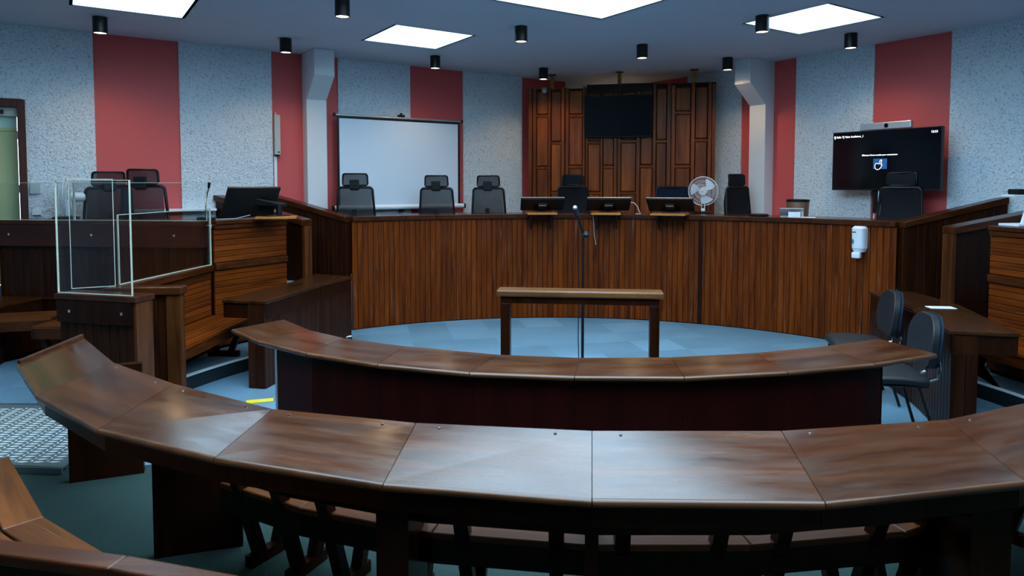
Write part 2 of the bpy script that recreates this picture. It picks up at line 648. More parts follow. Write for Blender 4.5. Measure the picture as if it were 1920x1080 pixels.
# overlay on the near rows: same carpet with shade and greenish light painted in
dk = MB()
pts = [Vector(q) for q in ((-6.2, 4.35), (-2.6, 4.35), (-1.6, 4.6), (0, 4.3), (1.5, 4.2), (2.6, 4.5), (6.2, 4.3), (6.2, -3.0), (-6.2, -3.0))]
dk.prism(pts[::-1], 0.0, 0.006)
struct('floor_rows_shade', dk, M_CARPET_SHADED)

ZR = 0.12                                        # ring step
ZD = 0.72                                        # raised dais
ring = MB()
lp = [arc(3.65, d) for d in range(-95, -51, 4)]
poly = [Vector((-6.9, lp[0].y))] + lp + [arc(4.55, -47.2), arc(6.0, -46.4), W(5.2, 0.0), W(L - .6, 0.0)]
ring.prism(poly, 0.0, ZR)
struct('floor_ring_left', ring, M_CARPET)
ring = MB()
rp = [arc(3.62, d) for d in range(52, 112, 5)]
poly = [W(0.0, 5.0), arc(6.0, 43.5), arc(4.55, 44.6)] + rp + [Vector((6.6, rp[-1].y)), W(0.0, 8.2)]
ring.prism(poly[::-1], 0.0, ZR)
struct('floor_ring_right', ring, M_CARPET)


def nosing(name, R, d0, d1):
    n = 26
    mb, rs = MB(), MB()
    for i in range(n):
        a, b = d0 + (d1 - d0) * i / n, d0 + (d1 - d0) * (i + 1) / n
        for k, (r0, r1, zz) in enumerate(((R - .006, R + .012, ZR + .008), (R + .016, R + .032, ZR + .008), (R + .036, R + .05, ZR + .008))):
            q = [arc(r0, a), arc(r1, a), arc(r1, b), arc(r0, b)]
            mb.prism(q, ZR + .001, zz)
        rs.prism([arc(R - .012, a), arc(R, a), arc(R, b), arc(R - .012, b)], 0.0, ZR - .002)
    r = sroot(name, arc(R, (d0 + d1) / 2, 0))
    obj('metal_strip', mb, M_NOSING, r, kind='stuff')
    obj('riser', rs, M_RISER, r, kind='stuff')


nosing('trim_1', 3.65, -95, -52)
nosing('trim_2', 3.62, 52, 107)

# dais floors behind the judges' bench and behind the two docks
d = MB()
poly = [W(4.98, 0.0), W(0.0, 0.0), W(0.0, 5.9)] + [arc(4.5, 43.5 - i * 4.5) for i in range(21)]
d.prism(poly[::-1], 0.0, ZD)
struct('floor_dais', d, M_CARPET)

# walls with red paint and proud plaster fields
TW = 0.2


def wall_box(u0, u1, v0, v1, z0, z1):
    return [W(u0, v0, z0), W(u1, v0, z0), W(u1, v1, z0), W(u0, v1, z0), W(u0, v0, z1), W(u1, v0, z1), W(u1, v1, z1), W(u0, v1, z1)]


DO0, DO1, DZ0, DZ1 = 8.955, 9.86, ZD, 2.70       # doorway in the left wall
wl = MB()
wl.hexa(wall_box(-TW, DO0, -TW, 0, 0, CE))
wl.hexa(wall_box(DO1, L + TW, -TW, 0, 0, CE))
wl.hexa(wall_box(DO0, DO1, -TW, 0, DZ1, CE))
wl.hexa(wall_box(DO0, DO1, -TW, 0, 0, DZ0))
wall_l = struct('wall_left', wl, M_RED)
wr = MB()
wr.hexa(wall_box(-TW, 0, 0, L + TW, 0, CE))
wall_r = struct('wall_right', wr, M_RED)
wb = MB()
wb.hexa(wall_box(L, L + TW, 0, L, 0, CE))
struct('wall_back_left', wb, M_PLASTER)
wb = MB()
wb.hexa(wall_box(0, L + TW, L, L + TW, 0, CE))
struct('wall_back_right', wb, M_PLASTER)
PT = 0.022
lred = [(1.29, 2.20), (3.31, 4.21), (5.31, 6.21), (7.32, 8.22)]
edges = [0.0] + [x for p in lred for x in p]
for a, b in zip(edges[0::2], edges[1::2]):
    mb = MB()
    mb.hexa(wall_box(a, b, 0.0, PT, 0, CE))
    obj('plaster_panel', mb, M_PLASTER, wall_l)
for a, b, z0, z1 in ((8.22, 8.90, 0, CE), (8.90, 9.92, DZ1 + .09, CE), (9.92, L, 0, CE)):
    mb = MB()
    mb.hexa(wall_box(a, b, 0.0, PT, z0, z1))
    obj('plaster_panel', mb, M_PLASTER, wall_l)
rred = [(0.745, 1.60), (2.66, 3.57), (4.66, 5.55), (7.3, 8.2)]
edges = [PT] + [x for p in rred for x in p] + [L]
for a, b in zip(edges[0::2], edges[1::2]):
    mb = MB()
    mb.hexa(wall_box(0, PT, a, b, 0, CE))
    obj('plaster_panel', mb, M_PLASTER, wall_r)

# ceiling with the skylight openings
holes = [('big', 3.75, 9.15, 3.78, 9.18)]
for u0, v0 in ((4.47, 1.35), (7.46, 1.35), (10.45, 1.35), (1.33, 4.48), (1.33, 7.47), (1.33, 10.45)):
    holes.append(('small', u0, u0 + .97, v0, v0 + .96))
ub = sorted({-.2, L + .2} | {h[1] for h in holes} | {h[2] for h in holes})
vb = sorted({-.2, L + .2} | {h[3] for h in holes} | {h[4] for h in holes})
ce = MB()
for i in range(len(ub) - 1):
    for j in range(len(vb) - 1):
        um, vm = (ub[i] + ub[i + 1]) / 2, (vb[j] + vb[j + 1]) / 2
        if any(h[1] < um < h[2] and h[3] < vm < h[4] for h in holes):
            continue
        ce.add([W(ub[i], vb[j], CE), W(ub[i + 1], vb[j], CE), W(ub[i + 1], vb[j + 1], CE), W(ub[i], vb[j + 1], CE)], [[0, 1, 2, 3]])
        ce.add([W(ub[i], vb[j], CE + .08), W(ub[i + 1], vb[j], CE + .08), W(ub[i + 1], vb[j + 1], CE + .08), W(ub[i], vb[j + 1], CE + .08)], [[3, 2, 1, 0]])
me = bpy.data.meshes.new('ceiling')
me.from_pydata([tuple(p) for p in ce.v], [], ce.f)
me.materials.append(M_CEIL)
bm = bmesh.new()
bm.from_mesh(me)
bmesh.ops.remove_doubles(bm, verts=bm.verts, dist=1e-4)
bm.to_mesh(me)
bm.free()
o = bpy.data.objects.new('ceiling', me)
link(o)
o['kind'] = 'structure'
for n, (kind, u0, u1, v0, v1) in enumerate(holes):
    hh = 0.36 if kind == 'big' else 0.26
    c = W((u0 + u1) / 2, (v0 + v1) / 2, CE)
    r = sroot('window_%d' % (n + 1), c)
    t = 0.03
    sh = MB()
    sh.hexa(wall_box(u0 - t, u0, v0 - t, v1 + t, CE, CE + hh))
    sh.hexa(wall_box(u1, u1 + t, v0 - t, v1 + t, CE, CE + hh))
    sh.hexa(wall_box(u0, u1, v0 - t, v0, CE, CE + hh))
    sh.hexa(wall_box(u0, u1, v1, v1 + t, CE, CE + hh))
    obj('shaft', sh, M_SHAFT, r)
    k = 4 if kind == 'big' else 1
    for i in range(k):
        for j in range(k):
            pn = MB()
            a0, a1 = u0 + (u1 - u0) * i / k, u0 + (u1 - u0) * (i + 1) / k
            b0, b1 = v0 + (v1 - v0) * j / k, v0 + (v1 - v0) * (j + 1) / k
            pn.hexa(wall_box(a0 + .001, a1 - .001, b0 + .001, b1 - .001, CE + hh - .02, CE + hh - .012))
            obj('pane', pn, M_PANE, r)
    if kind == 'big':
        br = MB()
        for i in range(1, 4):
            a = u0 + (u1 - u0) * i / 4
            br.hexa(wall_box(a - .02, a + .02, v0, v1, CE + hh - .08, CE + hh - .022))
        obj('glazing_bar', br, M_SHAFT, r)
    la = bpy.data.lights.new('sky_portal', 'AREA')
    la.shape = 'RECTANGLE'
    la.size, la.size_y = u1 - u0, v1 - v0
    la.cycles.is_portal = True
    lo = bpy.data.objects.new('sky_portal', la)
    lo.location = v3(c, CE + hh - .04)
    lo.rotation_euler = (0, 0, TH)
    col.objects.link(lo)

# columns with their haunches
def column(name, o2, along, out, wd, dp):
    """o2: foot centre on the wall, along: wall direction, out: into the room"""
    r = sroot(name, v3(o2, 0))
    mb = MB()
    a, n = along * wd / 2, out
    z1, z2 = 2.98, 3.26                          # foot and head of the slanting underside
    prof = [(0, 0.0), (dp, 0.0), (dp, z1), (dp + .34, z2), (dp + .34, CE), (0, CE)]
    vs = [v3(o2 - a + n * x, z) for x, z in prof] + [v3(o2 + a + n * x, z) for x, z in prof]
    m = len(prof)
    mb.add(vs, [list(range(m)), [m + i for i in range(m)][::-1]] + [[i, (i + 1) % m, m + (i + 1) % m, m + i] for i in range(m)])
    obj('shaft_and_haunch', mb, M_COLUMN, r, bevel=.006)


# ------------------------------------------------------------------ skirting / columns placed
pL = RV(578, 300, K, V)
column('column_left', W(5.67, 0.0), U, V, 0.27, 0.20)
column('column_right', W(0.0, 3.08), V, U, 0.27, 0.20)

# door in the left wall
dr = sroot('door_1', W((DO0 + DO1) / 2, 0.0, DZ0))
for q in ((DO0 - .075, DO0, DZ0, DZ1 + .08), (DO1, DO1 + .075, DZ0, DZ1 + .08), (DO0, DO1, DZ1, DZ1 + .08)):
    mb = MB()
    mb.hexa(wall_box(q[0], q[1], -.12, .05, q[2], q[3]))
    obj('frame', mb, M_DOORW, dr, bevel=.004)
mb = MB()
mb.hexa(wall_box(DO0 + .01, DO1 - .01, -.14, -.10, DZ0 + .01, 2.44))
obj('lower_panel', mb, M_GREEN, dr)
mb = MB()
mb.hexa(wall_box(DO0 + .01, DO1 - .01, -.14, -.10, 2.475, DZ1 - .10))
obj('upper_panel', mb, M_AQUA, dr)
mb = MB()
mb.hexa(wall_box(DO0 + .01, DO1 - .01, -.15, -.085, 2.44, 2.475))
obj('ledge', mb, M_GREEN, dr)
mb = MB()
mb.hexa(wall_box(DO0 + .0, DO1 - .0, -.14, -.03, DZ1 - .10, DZ1 - .005))
obj('header', mb, M_OFFW, dr)
mb = MB()
mb.hexa(wall_box(DO0 + .12, DO1 - .05, -.03, .0, DZ1 - .08, DZ1 - .035))
obj('closer', mb, M_BLACK, dr)
for z in (1.05, 1.75, 2.35):
    mb = MB()
    mb.cyl(W(DO0 + .005, -.085, z), W(DO0 + .005, -.085, z + .09), .009, n=8)
    obj('hinge', mb, M_ALU, dr)

# ------------------------------------------------------------------ judges' bench
WPO = wood('post_wood', (0.028, 0.007, 0.0015, 1), (0.12, 0.034, 0.008, 1), 'z', 0.32, 0.9, 0.15)
ZB = 1.44
ZF = 1.38                                        # underside of the rail


def slat_mesh(name, wd, t, h, mat, top=None):
    """upright board, foot at z 0, face towards -y, chamfered front arrises"""
    c = min(wd * .07, .004)
    mb = MB()
    pf = [(-wd / 2, t), (-wd / 2, c), (-wd / 2 + c, 0), (wd / 2 - c, 0), (wd / 2, c), (wd / 2, t)]
    hl, hr = (h, h) if top is None else top
    n = len(pf)
    vs = [(x, y, 0) for x, y in pf] + [(x, y, hl + (hr - hl) * (x / wd + .5)) for x, y in pf]
    mb.add(vs, [list(range(n))[::-1], [n + i for i in range(n)]] + [[i, (i + 1) % n, n + (i + 1) % n, n + i] for i in range(n)])
    return mb.mesh(name, mat)


def run_slats(parent, a, b, z0, ztop, wd, t, mat, name='slat', side=1, gap=.003, shared=None):
    """upright boards along the line a-b; ztop a number or a pair; faces lie on the side given"""
    a, b = Vector((a[0], a[1])), Vector((b[0], b[1]))
    ln = (b - a).length
    d = (b - a) / ln
    n = max(1, round(ln / wd))
    p = ln / n
    ang = math.atan2(d.y, d.x) + (0 if side > 0 else PI)
    flat = not isinstance(ztop, tuple)
    me = shared
    for i in range(n):
        c = a + d * (p * (i + .5))
        if flat:
            if me is None:
                me = slat_mesh(name, p - gap, t, ztop - z0, mat)
            m2 = me
        else:
            h0 = ztop[0] + (ztop[1] - ztop[0]) * i / n - z0
            h1 = ztop[0] + (ztop[1] - ztop[0]) * (i + 1) / n - z0
            m2 = slat_mesh(name, p - gap, t, 0, mat, (h0, h1) if side > 0 else (h1, h0))
        piece(name, m2, parent, Matrix.Translation(v3(c, z0)) @ Matrix.Rotation(ang, 4, 'Z'))


jb = thing('judges_bench', "long curved judges' bench fronted with upright mahogany boards below the backdrop", 'bench', arc(4.47, 0, 0))
RB = 4.47
D0, D1 = -46.45, 43.55
NS = 100
# boards: faces on the inside of the curve
pitch = RB * math.radians((D1 - D0) / NS)
sm = slat_mesh('slat', pitch - .003, .022, ZF - .015, WS)
for i in range(NS):
    dg = D0 + (D1 - D0) * (i + .5) / NS
    p = arc(RB, dg)
    o2 = arc(1, dg) - CC                         # outward
    ang = math.atan2(-o2.x, o2.y)
    piece('slat', sm, jb, Matrix.Translation(v3(p, .012)) @ Matrix.Rotation(ang, 4, 'Z'))
bk = MB()
N1 = 60
for i in range(N1):
    a, b = D0 + (D1 - D0) * i / N1, D0 + (D1 - D0) * (i + 1) / N1
    bk.prism([arc(RB + .02, a), arc(RB + .07, a), arc(RB + .07, b), arc(RB + .02, b)], 0.0, ZF)
obj('backing', bk, WV_, jb, kind='stuff')
# rail and worktop in lengths that meet at seams
cuts = [D0, -32, -17.5, -3.5, 9.0, 20.5, 31.5, D1]
for a, b in zip(cuts[:-1], cuts[1:]):
    rl, wt = MB(), MB()
    n = 8
    ins = [arc(RB - .035, a + (b - a) * i / n + (.02 if i == 0 else -.02 if i == n else 0)) for i in range(n + 1)]
    mid = [arc(RB + .06, a + (b - a) * i / n + (.02 if i == 0 else -.02 if i == n else 0)) for i in range(n + 1)]
    out = [arc(RB + .62, a + (b - a) * i / n + (.02 if i == 0 else -.02 if i == n else 0)) for i in range(n + 1)]
    rl.prism(mid + ins[::-1], ZF, ZB)
    wt.prism(out + mid[::-1], ZB - .045, ZB - .003)
    obj('rail', rl, WR, jb, bevel=.006)
    obj('worktop', wt, WT, jb)
# joint posts in the front
for dg in (14.0,):
    mb = MB()
    p, q = arc(RB - .006, dg - .35), arc(RB - .006, dg + .35)
    mb.prism([p, q, arc(RB + .03, dg + .35), arc(RB + .03, dg - .35)], 0.01, ZF + .004)
    obj('joint_post', mb, WV_, jb)


def wing(label, name, a, b, za, zb, side, mat, t=.09, slat=True, post=False, wslat=.07):
    """sloping screen from a to b"""
    r = thing(name, label, 'partition', v3((Vector(a[:2]) + Vector(b[:2])) / 2, 0))
    a, b = Vector(a[:2]), Vector(b[:2])
    mb = MB()
    mb.slab(a, b, 0.0, (za - .07, zb - .07), t)
    obj('panel', mb, WV_, r)
    if slat:
        d = (b - a).normalized()
        n = Vector((-d.y, d.x)) * (t / 2 + .018) * (-side)
        run_slats(r, a + n, b + n, 0.01, (za - .075, zb - .075), wslat, .018, mat, side=side)
    cp = MB()
    cp.slab(a, b, (za - .07, zb - .07), (za, zb), t + .075)
    obj('top_rail', cp, WR, r, bevel=.008)
    if post:
        d = (b - a).normalized()
        mb = MB()
        mb.slab(a - d * .012, a + d * .03, 0.0, za - .072, t + .03)
        obj('end_post', mb, WPO, r, bevel=.004)
    return r


wLe = RV(548, 368, K, V)
wRe = RV(1889, 374, K, U)
cL, cR = arc(RB + .02, D0 - .35), arc(RB + .02, D1 + .35)
wing("sloping fluted screen joining judges' bench to the left wall", 'end_screen', cL, W(6.22, .03), ZB, 1.71, -1, WD)
wing("sloping fluted screen joining judges' bench to the right wall by the wall display", 'end_screen', cR, W(.03, 6.13), ZB, 1.71, 1, WD, wslat=.075)
wing('dark sloping partition beside the left dock desk with the tilted monitor', 'dock_partition', (-2.36, 7.86), W(6.9, .03), ZB, 1.71, 1, WD, t=.08, slat=False, post=True)
wing('dark sloping partition on the far right beside the right dock', 'dock_partition', (4.20, 6.55), W(.03, 6.92), ZB, 1.71, -1, WD, t=.10, slat=False, post=True)

# ------------------------------------------------------------------ wooden backdrop behind the presiding seat
PLp, PRp = Vector((0.27, 11.08)), Vector((3.09, 10.43))
pd = (PRp - PLp).normalized()
pn_ = Vector((pd.y, -pd.x))                      # towards the room
bd = thing('backdrop', 'tall panelled mahogany backdrop standing in the corner behind the presiding seat', 'backdrop', v3((PLp + PRp) / 2, ZD))
PW = (PRp - PLp).length


def bq(x0, x1, z0, z1, y0, y1):
    a, b = PLp + pd * x0, PLp + pd * x1
    return [v3(a + pn_ * y0, z0), v3(b + pn_ * y0, z0), v3(b + pn_ * y1, z0), v3(a + pn_ * y1, z0),
            v3(a + pn_ * y0, z1), v3(b + pn_ * y0, z1), v3(b + pn_ * y1, z1), v3(a + pn_ * y1, z1)]


mb = MB()
mb.hexa(bq(0, PW, ZD, 3.36, -.04, 0))
obj('backing_board', mb, WV_, bd)


def bx(px):                                      # picture column on the backdrop -> distance along it
    d = ray(px, 280)
    den = d.x * pd.y - d.y * pd.x
    s = (PLp.x * pd.y - PLp.y * pd.x) / den
    return (Vector((d.x * s, d.y * s)) - PLp).dot(pd)


def crop_x(c):
    return bx(970 + c / 3.6)


def crop_z(c, x):
    y = 110 + c / 3.6
    p = PLp + pd * x
    return EYE - (y - 345) * p.y / F


panels = [(132, 212, (205, 392, 738)), (230, 298, (200, 572, 908)), (350, 442, (205, 390, 732)), (478, 562, (205, 568, 908)),
          (578, 652, (205, 390, 732)), (700, 802, (205, 560, 908)), (830, 912, (205, 385, 727)), (936, 1006, (190, 560, 908)),
          (1064, 1168, (180, 370, 728)), (1196, 1280, (180, 553, 900))]
ends = []
for x0, x1, zz in panels:
    a, b = crop_x(x0), crop_x(x1)
    ends.append((a, b))
    zs = [3.33] + [crop_z(z, (a + b) / 2) for z in zz[1:]] + [ZD + .02]
    for k in range(len(zs) - 1):
        hi, lo = zs[k] - (.018 if k else 0), zs[k + 1] + .018
        mb = MB()
        q = bq(a, b, lo, hi, 0, .012)
        i_ = .014
        f2 = bq(a + i_, b - i_, lo + i_ * 1.6, hi - i_ * 1.6, 0, .036)
        # bevel-edged raised field
        mb.hexa([q[0], q[1], q[2], q[3], q[4], q[5], q[6], q[7]])
        mb.hexa([q[3] + (q[0] - q[3]) * .0, q[2], f2[2], f2[3], q[7], q[6], f2[6], f2[7]])
        obj('panel', mb, WP, bd)
        if k:
            mb = MB()
            mb.hexa(bq(a - .01, b + .01, zs[k] - .016, zs[k] + .016, 0, .03))
            obj('cross_rail', mb, WB, bd)
gaps = [(0.0, ends[0][0])] + [(ends[i][1], ends[i + 1][0]) for i in range(len(ends) - 1)] + [(ends[-1][1], PW)]
for a, b in gaps:
    wg = b - a
    n = max(1, round(wg / .055))
    for i in range(n):
        x0, x1 = a + wg * i / n + .006, a + wg * (i + 1) / n - .004
        dp = .075 if i % 2 == 0 else .045
        mb = MB()
        mb.hexa(bq(x0, x1, ZD, 3.37 + (.01 if i % 2 == 0 else 0), 0, dp))
        obj('batten', mb, WB, bd, bevel=.004)
for x0, x1 in ((470, 700), (700, 900)):
    mb = MB()
    mb.hexa(bq(crop_x(x0), crop_x(x1) - .01, 3.27, 3.40, .0, .085))
    obj('head_board', mb, WV_, bd)
mb = MB()
mb.hexa(bq(crop_x(895), PW, 3.36, 3.385, -.02, .07))
obj('head_board', mb, WV_, bd)
for px in (1034, 1160, 1300):
    x = bx(px)
    mb = MB()
    mb.hexa(bq(x - .028, x + .028, 3.30, CE, -.085, -.042))
    obj('hanger_post', mb, WG, bd)
    mb = MB()
    mb.hexa(bq(x - .06, x + .06, CE - .014, CE, -.12, -.0))
    obj('hanger_plate', mb, M_BLACKM, bd)

# ------------------------------------------------------------------ side desks in the well
def side_desk(label, fr, bk_, leg_at, name='side_desk'):
    """fr: polyline of the front edge (towards the well) from near to far, bk_: matching back edge; zt 0.8"""
    zt = 0.80
    r = thing(name, label, 'desk', v3((fr[0] + bk_[0]) / 2, 0), 0, 'fluted side desks')
    for i in range(len(fr) - 1):
        e = .002
        d0, d1 = (fr[i + 1] - fr[i]).normalized() * e, (bk_[i + 1] - bk_[i]).normalized() * e
        poly = [fr[i] + d0, fr[i + 1] - d0, bk_[i + 1] - d1, bk_[i] + d1]
        mb = MB()
        mb.prism(poly, zt - .03, zt)
        obj('desk_top', mb, WTD, r, bevel=.006)
        cen = sum((p for p in poly), Vector((0, 0))) / 4
        mb = MB()
        mb.prism([cen + (p - cen) * .97 for p in poly], zt - .165, zt - .031)
        obj('apron', mb, WV_, r)
    # pedestal under the front edge
    for i in range(len(fr) - 1):
        a, b = fr[i], fr[i + 1]
        ia, ib = a + (bk_[i] - a) * .42, b + (bk_[i + 1] - b) * .42
        d = (b - a).normalized()
        inn = (ia - a).normalized()
        mb = MB()
        mb.prism([a + inn * .03 + d * .01, b + inn * .03 - d * .002, ib - d * .002, ia + d * .01], 0.0, zt - .03)
        obj('pedestal', mb, WD, r)
        nrm = Vector((d.y, -d.x))
        sd = 1 if nrm.dot(inn) < 0 else -1
        run_slats(r, a + inn * .012, b + inn * .012, 0.008, zt - .031, .062, .018, WD, side=sd)
    # end boards
    a = fr[0]
    ia = a + (bk_[0] - a) * .42
    d = (fr[1] - fr[0]).normalized()
    nrm = Vector((d.y, -d.x))
    e0, e1 = a + (bk_[0] - a).normalized() * .03, ia
    dd = (e1 - e0).normalized()
    sgn = 1 if Vector((dd.y, -dd.x)).dot(d) < 0 else -1
    run_slats(r, e0 - d * .0, e1 - d * .0, 0.005, zt - .166, .07, .012, WD, name='end_slat', side=sgn)
    return r


WTD = wood('desk_top_wood', (0.016, 0.0045, 0.001, 1), (0.055, 0.016, 0.004, 1), 'y', 0.24, 0.6, 0.2, wear=0.1, spec=.4, bump=.03)
g2 = lambda x, y, z: Vector(G(x, y, z)[:2])
side_desk('dark fluted side desk on the left, in front of the left dock bench',
          [g2(498, 565, .8), g2(600, 533, .8), g2(660, 518, .8)],
          [g2(415, 562, .8), g2(545, 529, .8), g2(592, 513, .8)], 0)
side_desk('dark fluted side desk on the right with a sheet of paper on it',
          [g2(1782, 620, .8), g2(1711, 580, .8), g2(1630, 547, .8)],
          [g2(1914, 625, .8), g2(1800, 572, .8), g2(1712, 546, .8)], 0)

# ------------------------------------------------------------------ curved counsel tables
def polyseg_table(name, label, near, far, zt, th, group, rise=0.05):
    c = sum(near + far, Vector((0, 0))) / (2 * len(near))
    r = thing(name, label, 'table', v3(c, 0), 0, group)
    for i in range(len(near) - 1):
        e = .0016
        dn, df = (near[i + 1] - near[i]).normalized() * e, (far[i + 1] - far[i]).normalized() * e
        poly = [near[i] + dn, near[i + 1] - dn, far[i + 1] - df, far[i] + df]
        ax = near[i + 1] - near[i]
        ang = math.atan2(ax.y, ax.x)
        # each length has its own grain direction: build in a local frame
        cm = (near[i] + near[i + 1] + far[i] + far[i + 1]) / 4
        Mw = Matrix.Translation(v3(cm, 0)) @ Matrix.Rotation(ang, 4, 'Z')
        mb = MB()                                # the tops slope gently down to the sitters
        q = [Mw.inverted() @ v3(p, z) for p, z in zip(poly, (zt, zt, zt + rise, zt + rise))]
        mb.hexa([p - Vector((0, 0, th)) for p in q] + q)
        me2 = mb.mesh('table_top', WT)
        o = piece('table_top', me2, r, Mw)
        nb = MB()                                # rounded nosing strip on the sitters' edge
        nb.tube([v3(poly[0], zt - th * .5), v3(poly[1], zt - th * .5)], th * .52, 10)
        obj('nosing', nb, WNO, r, smooth=True)
    return r


WNO = wood('nosing_wood', (0.035, 0.010, 0.002, 1), (0.11, 0.036, 0.009, 1), 'x', 0.3, 0.8, 0.1, spec=.5)
ZM, RM = 0.79, 0.026
m_near = [g2(*p, ZM) for p in ((437, 617), (485, 638), (577, 661), (710, 682), (881, 698), (1077, 705), (1282, 706), (1475, 696), (1637, 681), (1754, 663))]
m_far = [g2(*p, ZM + RM) for p in ((532, 599), (580, 619), (645, 634), (758, 649), (932, 665), (1090, 671), (1258, 670), (1415, 662), (1540, 650), (1647, 635))]
mt = polyseg_table('counsel_table', 'narrow curved counsel table with a red-brown modesty board, facing the witness rail', m_near, m_far, ZM, .030, 'curved tables', RM)
pts = [m_near[i] + (m_far[i] - m_near[i]).normalized() * .05 for i in range(len(m_near))]
a0 = pts[1] + (pts[2] - pts[1]) * .28
b0 = pts[8] + (pts[9] - pts[8]) * .22
line = [a0] + pts[2:9] + [b0]
for a, b in zip(line[:-1], line[1:]):
    mb = MB()
    mb.slab(a, b, 0.0, ZM - .031, .025)
    obj('modesty_board', mb, WK, mt)
for e, s in ((a0, m_far[1]), (b0, m_far[9])):
    n = (s - e).normalized()
    mb = MB()
    mb.slab(e + n * .015, e + n * .23, 0.0, ZM - .031, .04)
    obj('end_board', mb, WV_, mt)
mb = MB()
mb.slab(a0 - (pts[2] - pts[1]).normalized() * .026, a0 - (pts[2] - pts[1]).normalized() * .004, 0.0, ZM - .05, .03)
obj('edge_strip', mb, M_ALU, mt, label='pale metal edge strip')

ZN, RN = 0.735, 0.076
n_near = [g2(*p, ZN) for p in ((35, 682), (73, 740), (187, 803), (405, 856), (720, 905), (1110, 935), (1545, 940))] + [Vector((1.93, 2.52)), Vector((2.64, 2.86)), Vector((3.20, 3.38))]
n_far = [g2(*p, ZN + RN) for p in ((155, 632), (213, 680), (327, 720), (511, 767), (780, 793), (1110, 808), (1465, 808), (1775, 787))] + [Vector((2.68, 3.30)), Vector((3.22, 3.84))]
nt_ = polyseg_table('public_table', 'large worn curved table in the foreground with a white sheen on its top', n_near, n_far, ZN, .032, 'curved tables', RN)
# raised lip at the left end
mb = MB()
mb.slab(n_near[0], n_far[0], (ZN - .05, ZN + RN - .05), (ZN + .022, ZN + RN + .022), .03)
obj('end_lip', mb, WR, nt_, bevel=.004)
for i in range(len(n_near) - 1):                 # frame board under the sitters' edge
    a = n_near[i] + (n_far[i] - n_near[i]).normalized() * .045
    b = n_near[i + 1] + (n_far[i + 1] - n_near[i + 1]).normalized() * .045
    mb = MB()
    mb.slab(a, b, ZN - .12, ZN - .034, .03)
    obj('apron', mb, WV_, nt_)
for i, k, t in ((4, 0, .13), (5, 0, .05), (7, -.1, .16), (8, .3, .06)):
    a = n_near[i] + (n_near[i + 1] - n_near[i]) * k
    b = n_far[i] + (n_far[i + 1] - n_far[i]) * k
    d = (b - a).normalized()
    mb = MB()
    mb.slab(a + d * .09, b - d * .06, 0.006, ZN - .034, t)
    obj('leg_board', mb, WV_, nt_)
for a, b in (((-2.74, 4.15), (-2.36, 4.30)), ((-1.77, 3.30), (-1.38, 3.42))):
    mb = MB()
    mb.slab(a, b, 0.006, ZN - .02, .06)
    obj('leg_board', mb, WV_, nt_)
for i in range(1, 8):                            # bright screw heads along the far edge
    for t in (.15, .8):
        p = n_far[i] + (n_far[i + 1] - n_far[i]) * t + (n_near[i] - n_far[i]).normalized() * .035
        mb = MB()
        mb.lathe(v3(p, ZN + RN * .94), [(.007, 0), (.006, .002), (0.0, .0025)], 8)
        obj('screw', mb, M_CHROME, nt_)

# ------------------------------------------------------------------ benches for the rows
def trestle(parent, c, out, along, zf, zs, dep):
    """V-shaped pair of legs on a foot rail, spread across the depth of the seat"""
    f0, b0 = c - out * (dep * .42), c + out * (dep * .42)
    f1, b1 = c - out * (dep * .16), c + out * (dep * .16)
    for p, q in ((f1, f0), (b1, b0)):
        mb = MB()
        mb.bar(v3(p, zf + .05), v3(q, zs - .02), .05, .055, up=v3(along, 0))
        obj('leg', mb, WV_, parent)
    mb = MB()
    mb.bar(v3(c - out * dep * .34, zf + .028), v3(c + out * dep * .34, zf + .028), .05, .055)
    obj('foot_rail', mb, WV_, parent)


